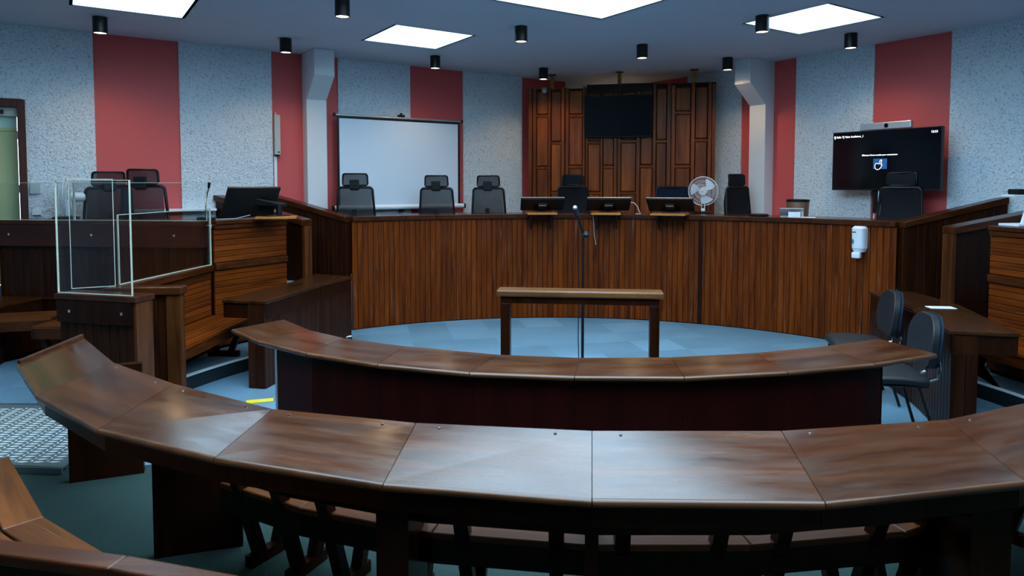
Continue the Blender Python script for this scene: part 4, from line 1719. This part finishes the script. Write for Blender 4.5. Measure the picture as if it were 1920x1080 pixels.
mb.tube([tip + Vector((.03, -.02, -.07)), top + Vector((-.05, -.015, -.1)), c + Vector((-.035, -.02, 1.0)), c + Vector((-.04, -.02, .55)), c + Vector((-.03, -.03, .25)), c + Vector((.02, -.12, .03))], .004, 6)
obj('cable', mb, M_BLACK, ms, smooth=True)

# ------------------------------------------------------------------ monitors on trays
def arc_px(px, R):
    lo, hi = -46.0, 43.0
    f = lambda a: 960 + F * arc(R, a).x / arc(R, a).y
    for _ in range(40):
        m = (lo + hi) / 2
        if f(m) < px:
            lo = m
        else:
            hi = m
    return lo


def monitor(label, p, yaw, tilt, wd, ht, group):
    """seen from behind: local -y looks at the room, the top leans that way"""
    t = thing('monitor', label, 'monitor', p, yaw, group)
    M = Matrix.Translation((0, 0, .03)) @ Matrix.Rotation(tilt, 4, 'X')
    mb = MB()
    mb.box((0, 0, ht / 2), (wd, .03, ht))
    obj('casing', mb.xf(M), M_BLACK, t, local=True, bevel=.004)
    mb = MB()
    mb.box((0, .017, ht / 2), (wd - .02, .004, ht - .02))
    obj('screen', mb.xf(M), M_SCREEN, t, local=True)
    mb = MB()
    mb.box((0, .008, ht + .001), (wd - .01, .008, .003))
    obj('top_edge', mb.xf(M), M_ALU, t, local=True)
    mb = MB()
    mb.box((0, -.03, ht * .42), (.12, .04, .15))
    obj('mount', mb.xf(M), M_BLACK, t, local=True, bevel=.005)
    mb = MB()
    mb.box((0, -.052, ht * .62), (.10, .006, .012))
    obj('bright_clip', mb.xf(M), M_ALU, t, local=True)
    mb = MB()
    mb.box((0, .0, .006), (.22, .17, .012))
    mb.bar((0, 0, .012), M @ Vector((0, -.02, ht * .4)), .07, .035, up=(0, 1, 0))
    obj('stand', mb, M_BLACK, t, local=True)
    return t


GM = 'monitors on the bench trays'
GT = 'small shelves fixed to the bench front'
for px, lab, tw, mpx, yw in ((1015, 'left of the microphone stand', .39, 1016, 0), (1137, 'right of the microphone stand, before the presiding chair', .38, 1139, 0), (1256, 'by the white desk fan', .44, 1260, 0)):
    dg = arc_px(px, RB - .2)
    o2 = (arc(1, dg) - CC).normalized()
    ang = math.atan2(-o2.x, o2.y)
    p = arc(RB - .10, dg)
    t = thing('tray', 'small pale-edged shelf on the bench front ' + lab, 'shelf', v3(p, ZB), ang, GT)
    mb = MB()
    mb.box((0, -.07, .018), (tw, .48, .026))
    obj('board', mb, WG, t, local=True, bevel=.003)
    for s in (-1, 1):
        mb = MB()
        mb.prism([(0, 0), (.0, .006)], 0, .01) if False else None
        x = s * (tw / 2 - .06)
        mb.hexa([(x - .009, .055, -.20), (x + .009, .055, -.20), (x + .009, .062, -.20), (x - .009, .062, -.20), (x - .009, -.14, .004), (x + .009, -.14, .004), (x + .009, .062, .004), (x - .009, .062, .004)])
        obj('bracket', mb, M_BLACK, t, local=True)
    dg2 = arc_px(mpx, RB - .05)
    monitor('black monitor leaning towards the room on the tray ' + lab.split(',')[0], v3(arc(RB - .05, dg2), ZB + .032), ang * (.3 if px < 1200 else 1.1), math.radians(56), .585 if px < 1200 else .60, .29, GM)

# tilted monitor on the left dock
p = G(470, 408, 1.47)
tm = thing('tilted_monitor', 'large black monitor tilted back on the left dock beside the gooseneck microphone', 'monitor', (-2.80, 7.36, 1.472), math.radians(47))
M = Matrix.Translation((-.03, .06, .02)) @ Matrix.Rotation(math.radians(33), 4, 'X')
mb = MB()
mb.box((0, 0, .17), (.58, .03, .36))
obj('casing', mb.xf(M), M_BLACK, tm, local=True, bevel=.004)
mb = MB()
mb.box((0, .017, .17), (.56, .004, .33))
obj('screen', mb.xf(M), M_SCREEN, tm, local=True)
mb = MB()
mb.hexa([M @ Vector(q) for q in ((.02, -.016, .13), (.08, -.016, .13), (.08, -.016, .22), (.02, -.016, .22))] + [Vector(q) for q in ((.27, -.16, .10), (.33, -.15, .10), (.33, -.15, .135), (.27, -.16, .135))])
obj('arm', mb, M_BLACK, tm, local=True, bevel=.006)
mb = MB()
mb.cyl((.24, -.13, .012), (.24, -.13, .12), .032, n=16)
mb.box((.20, -.10, .006), (.26, .2, .012))
obj('stand', mb, M_BLACK, tm, local=True, bevel=.003)
p = Vector((-2.62, 7.50))
mb = MB()
mb.box((-2.56, 7.42, 1.488), (.42, .26, .026), math.radians(14))
solo('tray', mb, WG, 'pale-edged shelf under the tilted monitor on the left dock', 'shelf', GT, bevel=.003)
# the monitor stands partly on the shelf: lift it clear
tm.location.z = 1.502

# gooseneck microphone
gp = Vector((-3.19, 7.15, 1.47))
gm = thing('gooseneck_microphone', 'black gooseneck desk microphone on the left dock beside the tilted monitor', 'microphone', gp)
mb = MB()
mb.box(gp + Vector((-.01, 0, .018)), (.17, .14, .032), .2)
obj('base', mb, M_BLACK, gm, bevel=.008)
mb = MB()
mb.box(gp + Vector((.02, -.04, .036)), (.07, .03, .006), .2)
obj('keys', mb, M_TEAL, gm)
mb = MB()
gn = [gp + Vector(q) for q in ((-.03, .02, .03), (-.03, .02, .12), (-.022, .02, .20), (.0, .0, .28), (.022, -.015, .335))]
mb.tube(gn, .0055, 8)
obj('neck', mb, M_BLACKM, gm, smooth=True)
mb = MB()
mb.cyl(gn[-1], gn[-1] + Vector((.012, -.01, .06)), .011, .016, n=12)
obj('capsule', mb, M_BLACK, gm, smooth=True)
mb = MB()
mb.tube([gp + Vector((.07, .02, .01)), gp + Vector((.16, -.0, .012)), gp + Vector((.27, .06, .016)), gp + Vector((.40, .12, .05))], .004, 6)
solo('cable', mb, M_OFFW, 'pale cable curling on the left dock from the gooseneck microphone', 'cable', smooth=True)

# ------------------------------------------------------------------ desk fans
def desk_fan(label, p, yaw, tilt, R, hpost, group, pitch2=0.0):
    t = thing('desk_fan', label, 'fan', p, yaw, group)
    mb = MB()
    mb.lathe((0, 0, 0), [(0, 0), (.13, 0), (.135, .012), (.12, .022), (.03, .03), (0, .03)], 28)
    obj('base', mb, M_BLACK, t, local=True, smooth=True)
    mb = MB()
    mb.bar((0, .02, .025), (0, .02, hpost), .055, .045, up=(0, 1, 0))
    obj('post', mb, M_WHITE, t, local=True, bevel=.01)
    mb = MB()
    mb.box((0, -.004, .10), (.03, .006, .06))
    obj('switch_panel', mb, M_BLACK, t, local=True)
    H = Matrix.Translation((0, 0, hpost + .03)) @ Matrix.Rotation(tilt, 4, 'X')   # fan axis along local -y
    Rx = Matrix.Rotation(PI / 2, 3, 'X')
    mb = MB()
    mb.lathe((0, .05, 0), [(0, -.14), (.03, -.135), (.05, -.11), (.055, -.02), (.05, 0), (.0, .0)], 20, M=Rx)
    obj('motor', mb.xf(H), M_WHITE, t, local=True, smooth=True)
    g = MB()
    for rr, y in ((R, 0.0), (R * .985, -.035), (R * .985, .035), (R * .75, -.058), (R * .5, -.066), (R * .25, -.07), (R * .6, .055)):
        g.tube([(rr * math.cos(2 * PI * i / 32), y, rr * math.sin(2 * PI * i / 32)) for i in range(32)], .0045 if y == 0 else .0022, 5, closed=True)
    for i in range(40):
        a = 2 * PI * i / 40
        c, s = math.cos(a), math.sin(a)
        g.tube([(.035 * c, -.07, .035 * s), (R * .5 * c, -.066, R * .5 * s), (R * .8 * c, -.054, R * .8 * s), (R * .985 * c, -.035, R * .985 * s), (R * c, 0, R * s), (R * .985 * c, .035, R * .985 * s), (R * .55 * c, .056, R * .55 * s), (.05 * c, .058, .05 * s)], .0015, 4)
    obj('grille', g.xf(H), M_WHITE, t, local=True, kind='stuff')
    mb = MB()
    mb.lathe((0, -.075, 0), [(0, -.012), (.034, -.01), (.04, 0), (.04, .01), (0, .01)], 20, M=Rx)
    obj('badge', mb.xf(H), M_WHITE, t, local=True, smooth=True)
    mb = MB()
    mb.lathe((0, -.089, 0), [(0, -.001), (.014, -.001), (.014, .002), (0, .002)], 14, M=Rx)
    obj('badge_mark', mb.xf(H), M_OFFW, t, local=True)
    for k in range(3):
        a = 2 * PI * k / 3 + .55
        mb = MB()

        def bl(u, v, a=a):
            r = .03 + (R * .86 - .03) * v
            sp = .22 + .62 * math.sin(min(1, v * 1.15) * PI * .62)
            th = a + (u - .5) * sp * 1.25 + .35 * v
            return Vector((r * math.cos(th), -.012 + .03 * (u - .5), r * math.sin(th))), Vector((0, 1, 0))
        mb.grid(bl, 6, 8, .003)
        obj('blade', mb.xf(H), M_WHITE, t, local=True, smooth=True)
    return t


GF = 'white desk fans'
p = Vector(GY(1318, 400, 9.62))
desk_fan("white desk fan standing on the judges' bench right of the monitors, facing the room", Vector((p.x, p.y, ZB)), math.radians(-24), math.radians(6), .205, .28, GF)
p = Vector(GY(126, 400, 7.52))
desk_fan('white desk fan behind the clear screen near the door, seen from the side', Vector((p.x, 7.50, 1.47)), math.radians(-64), 0, .22, .205, GF)

# ------------------------------------------------------------------ things on the bench
def on_bench(px, R):
    return v3(arc(R, arc_px(px, R)), ZB)


p = on_bench(1424, RB + .12)
mb = MB()
mb.lathe(p, [(0, 0), (.105, 0), (.122, .012), (.122, .02), (.10, .032), (0, .034)], 28)
solo('conference_puck', mb, M_BLACK, "flat black round conference puck on the bench, right of the padded chair", 'speaker', smooth=True)
p = on_bench(1485, RB + .10)
t = thing('tablet', 'silver-framed desk tablet leaning back on the bench with a white card in front', 'tablet', p, math.radians(-24))
mb = MB()
mb.box((0, 0, .06), (.27, .012, .125))
obj('frame', mb.xf(Matrix.Translation((0, 0, .004)) @ Matrix.Rotation(math.radians(28), 4, 'X')), M_ALU, t, local=True, bevel=.004)
mb = MB()
mb.box((0, .05, .006), (.26, .13, .012))
obj('foot', mb, M_ALU, t, local=True)
mb = MB()
mb.box((p.x - .01, p.y - .10, ZB + .036), (.135, .006, .068), math.radians(-24))
solo('white_card', mb, M_PAPER, 'small white card standing before the silver-framed tablet', 'card')
p = on_bench(1496, RB + .38)
bn = thing('copper_bin', 'copper-coloured round bin with a black rim behind the tablet', 'bin', (p.x, p.y, ZB))
mb = MB()
mb.lathe(p, [(.0, 0), (.125, 0), (.135, .185), (.128, .185), (.12, .006), (0, .006)], 32)
obj('body', mb, M_COPPER, bn, smooth=True)
mb = MB()
mb.lathe(p + Vector((0, 0, .186)), [(.138, 0), (.14, .004), (.14, .026), (.134, .03), (.126, .03), (.126, 0), (.138, 0)], 32)
obj('rim', mb, M_BLACK, bn, smooth=True)
p = on_bench(1516, RB + .12)
mb = MB()
mb.box(p + Vector((0, 0, .004)), (.16, .12, .006), -.5)
solo('paper_pad', mb, M_PAPER, 'thin white paper pad on the bench right of the tablet', 'paper')
# cables
p = on_bench(1183, RB + .05)
mb = MB()
mb.tube([p + Vector((-.01, .0, .16)), p + Vector((.04, 0, .155)), p + Vector((.085, 0, .11)), p + Vector((.11, 0, .05)), p + Vector((.13, -.01, .006)), p + Vector((.06, -.02, .006))], .0045, 6)
solo('cable', mb, M_WHITE, 'white cable looping from the middle bench monitor', 'cable', smooth=True)
q = arc(RB - .05, arc_px(1112, RB - .05))
mb = MB()
mb.tube([v3(q, 1.44), v3(q, 1.33) + Vector((.01, 0, 0)), v3(q, 1.15) + Vector((.02, 0, 0)), v3(q, 1.02) + Vector((.045, .01, 0))], .0042, 6)
solo('cable', mb, M_OFFW, 'pale cable hanging down the bench front below the middle tray', 'cable', smooth=True)
mb = MB()
mb.tube([v3(q, 1.02) + Vector((.048, .01, 0)), v3(q, .95) + Vector((.04, .012, 0)), v3(q, .86) + Vector((.005, .012, 0)), v3(q, .80) + Vector((.012, .012, 0)), v3(q, .84) + Vector((.035, .012, 0)), v3(q, .97) + Vector((.055, .012, 0))], .0036, 6)
solo('cable', mb, M_BLACK, 'dark looped cable end on the bench front below the pale cable', 'cable', smooth=True)
# soap dispenser on the front of the bench
dg = arc_px(1615, RB - .01)
o2 = (arc(1, dg) - CC).normalized()
dp = thing('gel_dispenser', 'white hand gel dispenser fixed to the right end of the bench front', 'dispenser', v3(arc(RB, dg), 1.02), math.atan2(-o2.x, o2.y))


def dgrid(w0, w1, z0, z1, d0, d1):
    vs, fs = [], []
    n, m = 14, 6
    for j in range(m + 1):
        f = j / m
        wd, dd, z = w0 + (w1 - w0) * f, d0 + (d1 - d0) * f, z0 + (z1 - z0) * f
        for i in range(n + 1):
            a = PI * i / n
            vs.append((-wd / 2 * math.copysign(abs(math.cos(a)) ** .6, math.cos(a)), -dd * math.sin(a) ** .7, z))
    r = n + 1
    for j in range(m):
        for i in range(n):
            fs.append([j * r + i, j * r + i + 1, (j + 1) * r + i + 1, (j + 1) * r + i])
        fs.append([j * r + n, j * r, (j + 1) * r, (j + 1) * r + n])
    fs += [list(range(r))[::-1], [m * r + i for i in range(r)]]
    return vs, fs


mb = MB()
mb.add(*dgrid(.152, .158, .10, .325, .10, .11))
mb.add(*dgrid(.158, .12, .326, .352, .11, .07))
obj('cover', mb, M_WHITE, dp, local=True, smooth=True)
mb = MB()
mb.add(*dgrid(.12, .145, .058, .098, .08, .1))
obj('lower_body', mb, M_WHITE, dp, local=True, smooth=True)
mb = MB()
mb.box((-.012, -.075, .022), (.095, .06, .07))
obj('push_lever', mb, M_WHITE, dp, local=True, bevel=.014)
mb = MB()
mb.lathe((-.042, -.098, .18), [(0, -.004), (.012, -.004), (.012, .008), (0, .008)], 16, M=Matrix.Rotation(math.radians(-28), 3, 'Z') @ Matrix.Rotation(PI / 2, 3, 'X') @ Matrix.Diagonal((1, 2.3, 1)))
obj('level_window', mb, M_TEAL, dp, local=True)
mb = MB()
mb.box((-.030, -.106, .285), (.042, .004, .012), -.14)
obj('brand_mark', mb, M_BLACK, dp, local=True)
# papers
p = G(1764, 577, .8)
mb = MB()
mb.box((p.x, p.y, .8025), (.21, .11, .002), math.radians(-6))
solo('paper_sheet', mb, M_PAPER, 'white sheet of paper lying on the right side desk', 'paper')
p = G(588, 511, .8)
mb = MB()
mb.box((-2.42, 8.22, .66), (.13, .10, .02), .2)
mb2 = MB()
t = thing('paper_stack', 'small pale stack of papers on a ledge behind the left side desk', 'paper', (-2.42, 8.22, .65))
obj('sheets', mb, M_PAPER, t)
mb2.box((-2.42, 8.24, .385), (.24, .14, .53), .2)
solo('ledge', mb2, WV_, 'dark ledge behind the left side desk carrying a pale stack of papers', 'ledge')
# document camera on the right dock
dc = thing('document_camera', 'black-headed document camera on a white arm at the right picture edge', 'camera', (4.57, 6.14, 1.47))
mb = MB()
mb.box((4.57, 6.14, 1.483), (.24, .2, .022), .2)
obj('base', mb, M_WHITE, dc, bevel=.005)
mb = MB()
mb.bar((4.64, 6.19, 1.49), (4.72, 6.2, 1.76), .03, .03, up=(0, 1, 0))
obj('arm', mb, M_WHITE, dc)
mb = MB()
mb.box((4.68, 6.18, 1.745), (.42, .14, .018), .1)
obj('plate', mb, M_WHITE, dc, bevel=.004)
mb = MB()
mb.box((4.555, 6.15, 1.78), (.11, .11, .05), .1)
mb.box((4.69, 6.17, 1.775), (.16, .09, .04), .1)
obj('head', mb, M_BLACK, dc, bevel=.008)
mb = MB()
mb.tube([(4.68, 6.1, 1.735), (4.59, 6.07, 1.68), (4.56, 6.06, 1.62), (4.57, 6.06, 1.56), (4.62, 6.08, 1.50)], .005, 6)
obj('cable', mb, M_BLACK, dc, smooth=True)

# ------------------------------------------------------------------ projection screen
vp = 0.14
sc_ = thing('projection_screen', 'tripod projection screen pulled up in front of the left wall', 'screen', W(4.35, vp, ZD))
s0, s1 = RV(631, 214, W(0, vp), V), RV(862, 229, W(0, vp), V)
zt_ = (s0.z + s1.z) / 2
zb_ = RV(750, 388, W(0, vp), V).z
ua = (s0.to_2d() - K).dot(U)
ubq = (s1.to_2d() - K).dot(U)


def wq(u, v, z):
    return W(u, v, z)


mb = MB()
mb.cyl(W(ua + .02, vp, zt_), W(ubq - .02, vp, zt_), .016, n=12)
obj('top_bar', mb, M_ALU, sc_, smooth=True)
for u_ in (ua + .03, ubq - .03):
    mb = MB()
    mb.box(W(u_, vp, zt_), (.03, .04, .045), TH)
    obj('end_cap', mb, M_BLACK, sc_)
mb = MB()
mb.hexa(wall_box(ubq, ua, vp - .003, vp - .001, zb_ + .02, zt_ - .015))
obj('black_border', mb, M_BLACK, sc_)
mb = MB()
mb.hexa(wall_box(ubq + .035, ua - .035, vp - .0, vp + .002, zb_ + .02, zt_ - .045))
obj('white_sheet', mb, M_SCREENW, sc_)
mb = MB()
mb.cyl(W(ua + .05, vp, zb_), W(ubq - .06, vp, zb_), .035, n=16)
obj('roller_case', mb, M_WHITE, sc_, smooth=True)
for u_ in (ua + .06, ubq - .07):
    mb = MB()
    mb.cyl(W(u_ + .015, vp, zb_), W(u_ - .015, vp, zb_), .037, n=16)
    obj('case_cap', mb, M_BLACK, sc_, smooth=True)
um = (ua + ubq) / 2
mb = MB()
mb.cyl(W(um, vp - .045, ZD + .12), W(um, vp - .045, zt_ + .05), .014, n=10)
obj('pole', mb, M_ALU, sc_, smooth=True)
mb = MB()
mb.box(W(um, vp - .01, zt_ + .035), (.10, .05, .03), TH)
mb.box(W(um, vp - .01, zt_ + .06), (.03, .03, .03), TH)
obj('hook', mb, M_BLACK, sc_)
mb = MB()
mb.box(W(um, vp - .03, zb_ - .05), (.06, .06, .05), TH)
obj('clamp', mb, M_BLACK, sc_)
for k in range(3):
    a = TH + 2 * PI * k / 3 + .5
    mb = MB()
    c0 = W(um, vp + .08, ZD + .30)
    mb.tube([W(um, vp - .03, ZD + .30), W(um, vp + .04, ZD) + Vector((.30 * math.cos(a), .10 * math.sin(a) - .04, .012))], .01, 8)
    obj('leg', mb, M_ALU, sc_, smooth=True)

# ------------------------------------------------------------------ displays
def wall_local(mats):
    return mats


# display on the backdrop
x0, x1 = bx(1097), bx(1222)
pc_ = PLp + pd * ((x0 + x1) / 2) + pn_ * .16
hc = EYE - (219 - 345) * pc_.y / F
hgt = 78 * pc_.y / F
wdt = (x1 - x0)
yaw = math.atan2(pd.y, pd.x)
tv = thing('display', 'switched-off black display hung high on the wooden backdrop', 'display', v3(pc_, hc), yaw, 'large displays')
Mt = Matrix.Rotation(math.radians(6), 4, 'X')
mb = MB()
mb.box((0, .02, 0), (wdt, .05, hgt))
obj('casing', mb.xf(Mt), M_BLACK, tv, local=True, bevel=.005)
mb = MB()
mb.box((0, -.008, .004), (wdt - .024, .006, hgt - .03))
obj('screen', mb.xf(Mt), M_SCREEN, tv, local=True)
mb = MB()
mb.box((0, .09, 0), (.3, .12, .2))
obj('wall_mount', mb, M_BLACK, tv, local=True)

# display on a stand by the right wall
uo = 0.30
a = RV(1561, 300, W(uo, 0), U)
b = RV(1765, 300, W(uo, 0), U)
zt2 = (RV(1561, 249, W(uo, 0), U).z + RV(1766, 236, W(uo, 0), U).z) / 2
zb2 = RV(1660, 357, W(uo, 0), U).z
c2 = (a.to_2d() + b.to_2d()) / 2
wd2 = (b.to_2d() - a.to_2d()).length
yaw2 = math.atan2(V.y, V.x)
H2 = zt2 - zb2
td = thing('display', 'large wall-side display showing white text and a pointing hand, on a white stand', 'display', v3(c2, ZD), yaw2, 'large displays')
zc = (zt2 + zb2) / 2 - ZD
mb = MB()
mb.box((0, .03, zc), (wd2, .06, H2))
obj('casing', mb, M_BLACK, td, local=True, bevel=.004)
mb = MB()
mb.box((0, -.003, zc + .006), (wd2 - .02, .006, H2 - .036))
scr = obj('screen', mb, M_SCREEN, td, local=True)
mb = MB()
mb.box((0, .06, (zb2 - ZD) / 2), (.15, .05, zb2 - ZD))
obj('stand_column', mb, M_WHITE, td, local=True, bevel=.006)
mb = MB()
mb.box((0, .06, .02), (.5, .3, .04))
obj('stand_base', mb, M_WHITE, td, local=True, bevel=.008)
mb = MB()
mb.box((-.12, .075, zb2 - ZD - .13), (.05, .05, .30))
obj('stand_arm', mb, M_BLACK, td, local=True)
mb = MB()
mb.tube([(-.13, .07, zb2 - ZD - .27), (-.14, .065, zb2 - ZD - .40), (-.13, .07, zb2 - ZD - .6)], .007, 6)
obj('cable', mb, M_WHITE, td, local=True, smooth=True)
# what the screen shows
def text_mesh(name, body, size, align='LEFT'):
    cu = bpy.data.curves.new(name, 'FONT')
    cu.body = body
    cu.size = size
    cu.align_x = align
    cu.resolution_u = 2
    ob = bpy.data.objects.new(name, cu)
    col.objects.link(ob)
    bpy.context.view_layer.update()
    dg_ = bpy.context.evaluated_depsgraph_get()
    me2 = bpy.data.meshes.new_from_object(ob.evaluated_get(dg_))
    bpy.data.objects.remove(ob)
    me2.materials.clear()
    me2.materials.append(M_TEXT)
    return me2


def show_text(name, body, size, x, z, align='LEFT'):
    me2 = text_mesh(name, body, size, align)
    o = bpy.data.objects.new(name, me2)
    link(o, scr)
    o.matrix_basis = Matrix.Translation((x, -.0075, z)) @ Matrix.Rotation(PI / 2, 4, 'X')
    return o


zTop = zc + H2 / 2
show_text('room_name_text', 'Salle TJ Visio Audience_1', .034, -wd2 / 2 + .055, zTop - .075)
show_text('clock_text', '12:23', .034, wd2 / 2 - .04, zTop - .07, 'RIGHT')
show_text('prompt_text', "Effleurez l'écran tactile pour commencer", .0262, -.045, zc + .055, 'CENTER')
mb = MB()
mb.tube([(-wd2 / 2 + .034 + .009 * math.cos(a_), -.0085, zTop - .062 + .011 * math.sin(a_)) for a_ in [2 * PI * i / 12 for i in range(12)]], .0025, 5, closed=True)
mb.box((-wd2 / 2 + .034, -.0085, zTop - .082), (.007, .003, .012))
obj('pin_icon', mb, M_TEXT, scr, local=True)
mb = MB()
mb.box((-.035, -.0065, zc - .045), (.165, .003, .125))
obj('blue_tile', mb, M_BLUEUI, scr, local=True)
hp = [(-.113, -.07), (-.112, -.045), (-.10, -.028), (-.085, -.026), (-.07, -.035), (-.058, -.034), (-.047, .01), (-.038, .016), (-.03, .010), (-.032, -.012), (-.040, -.045), (-.028, -.040), (-.022, -.048), (-.03, -.062), (-.045, -.085), (-.065, -.10), (-.088, -.103), (-.105, -.092)]
hp = [(x * .95 + .012, z + .0) for x, z in hp]
mb = MB()
mb.add([(x, -.0088, zc + z - .012) for x, z in hp], [list(range(len(hp)))])
obj('hand_fill', mb, M_DARKUI, scr, local=True)
mb = MB()
mb.tube([(x, -.0095, zc + z - .012) for x, z in hp], .0026, 5, closed=True)
obj('hand_outline', mb, M_TEXT, scr, local=True)
# video bar on top
va, vb_ = RV(1612, 240, W(uo, 0), U), RV(1708, 235, W(uo, 0), U)
xm = ((va.to_2d() + vb_.to_2d()) / 2 - c2).dot(V)
wv = (vb_.to_2d() - va.to_2d()).length
pv = c2 + V * xm
vbar = thing('video_bar', 'silver video conference bar with a round lens on top of the wall display', 'camera', v3(pv, zt2 + .002), yaw2)
mb = MB()
mb.box((0, .03, .045), (wv, .06, .085))
obj('body', mb, M_ALU, vbar, local=True, bevel=.008)
mb = MB()
mb.lathe((.02, -.002, .045), [(0, -.006), (.022, -.004), (.025, .004), (0, .004)], 20, M=Matrix.Rotation(PI / 2, 3, 'X'))
obj('lens', mb, M_SCREEN, vbar, local=True, smooth=True)

# ------------------------------------------------------------------ fittings on the walls
el = thing('electrical_box', 'slim grey-green metal box fixed upright on the red stripe left of the left column', 'electrical box', W(6.146, .0, 2.5))
a, b = RV(514, 215, W(0, .06), V), RV(526, 290, W(0, .06), V)
u0_, u1_ = (a.to_2d() - K).dot(U), (b.to_2d() - K).dot(U)
mb = MB()
mb.hexa(wall_box(u1_, u0_, .004, .075, b.z, a.z))
obj('body', mb, M_OFFW, el, bevel=.006)
mb = MB()
mb.hexa(wall_box(u0_ - .03, u0_ - .012, .004, .05, a.z, a.z + .03))
obj('cap', mb, M_OFFW, el)
mb = MB()
mb.hexa(wall_box(u1_ + .01, u0_ - .005, .01, .06, b.z - .02, b.z))
obj('lower_end', mb, M_BLACK, el)
mb = MB()
mb.hexa(wall_box(u1_ + .01, u1_ + .04, .076, .078, b.z + .025, b.z + .04))
obj('label_plate', mb, M_BLACK, el)
mb = MB()
um_ = (u0_ + u1_) / 2 + .02
mb.hexa(wall_box(um_ - .018, um_ + .018, .002, .025, 1.76, b.z - .02))
obj('conduit', mb, M_WHITE, el)
kp = thing('keypad', 'small grey keypad on the plaster beside the door', 'keypad', W(8.81, PT, 1.8))
mb = MB()
mb.hexa(wall_box(8.765, 8.862, PT, PT + .03, 1.74, 1.86))
obj('housing', mb, M_OFFW, kp, bevel=.004)
for i in range(3):
    for j in range(4):
        mb = MB()
        uu_ = 8.785 + .028 * i
        mb.hexa(wall_box(uu_ - .009, uu_ + .009, PT + .03, PT + .034, 1.758 + j * .024, 1.774 + j * .024))
        obj('key', mb, M_ALU, kp)
mb = MB()
mb.hexa(wall_box(8.765, 8.85, PT, PT + .03, 1.50, 1.56))
solo('socket_box', mb, M_WHITE, 'pale socket box on the plaster below the keypad', 'socket', bevel=.004)
# clear security dome on the right column's haunch
p = RV(1399, 158, W(.40, 0), U)
dm = thing('dome_camera', 'small dome camera hanging under the haunch of the right column', 'camera', p)
mb = MB()
mb.lathe(p, [(.055, .0), (.055, .03), (.02, .05), (0, .05)], 20)
obj('mount', mb, M_WHITE, dm, smooth=True)
mb = MB()
mb.lathe(p, [(0, -.065), (.03, -.058), (.05, -.03), (.055, 0)], 20)
obj('dome', mb, M_SCREEN, dm, smooth=True)
# small spotlight on the backdrop
x = bx(1023)
p = v3(PLp + pd * x + pn_ * .10, 3.33)
sp = thing('clip_spotlight', 'small round spotlight clipped to the top left of the backdrop', 'spotlight', p)
mb = MB()
mb.lathe(p, [(0, -.05), (.035, -.04), (.05, 0), (.035, .04), (0, .05)], 18)
obj('head', mb, M_ALU, sp, smooth=True)
mb = MB()
q = v3(PLp + pd * x + pn_ * .03, 3.38)
mb.bar(p + Vector((0, 0, .03)), q + Vector((0, 0, .005)), .02, .012)
mb.bar(q + Vector((-.18, .04, .005)), q + Vector((.06, -.012, .005)), .02, .012)
obj('bracket', mb, WG, sp)

# ------------------------------------------------------------------ ceiling downlights
lamps = [(188, 62.7, 'nearest the left skylight, over the first red stripe'), (536, 99, 'just left of the left column'),
         (642, 32, 'cut by the top of the picture, left of the middle'), (816, 128.5, 'over the projection screen'),
         (977, 78.6, 'right of the square skylight, in the open ceiling'), (1019, 149, "beside the backdrop's left hanger post"),
         (1204, 109.5, 'in the open ceiling above the backdrop display'), (1429, 60.7, 'in front of the right skylight'),
         (1595, 90.7, 'right of the right column, below the right skylight'), (1364, 131.5, "right of the backdrop's right hanger post"),
         (1171, 176, 'peeping over the top of the backdrop')]
proto = None
ZL = CE - .17
for i, (x, y, lab) in enumerate(lamps):
    p = G(x, y, ZL)
    base = Vector((p.x, p.y, CE))
    if proto is None:
        t = thing('downlight', 'black cylinder downlight ' + lab, 'ceiling light', base, 0, 'black cylinder downlights')
        mb = MB()
        mb.lathe((0, 0, -.17), [(.060, .012), (.062, .0), (.070, .0), (.070, .168), (0, .168)], 28)
        obj('housing', mb, M_BLACKM, t, local=True, smooth=True)
        mb = MB()
        mb.lathe((0, 0, -.162), [(0, 0), (.0605, 0), (.0605, .004), (0, .004)], 24)
        obj('lens', mb, M_LAMP, t, local=True)
        proto = t
    else:
        t = copy_tree(proto, None, Matrix.Translation(base))
        t['label'] = 'black cylinder downlight ' + lab
    la = bpy.data.lights.new('downlight_beam', 'SPOT')
    la.energy = 9.0
    la.color = (1.0, 0.70, 0.38)
    la.spot_size = math.radians(140)
    la.spot_blend = 0.8
    la.shadow_soft_size = 0.05
    lo = bpy.data.objects.new('downlight_beam', la)
    lo.location = (base.x, base.y, ZL - .01)
    col.objects.link(lo)

# pale shelf on the wall behind the mesh chairs
mb = MB()
mb.hexa(wall_box(6.95, 8.0, PT, .20, 1.515, 1.545))
solo('wall_shelf', mb, M_PAPER, 'pale narrow shelf on the wall behind the two mesh chairs on the left', 'shelf', bevel=.004)
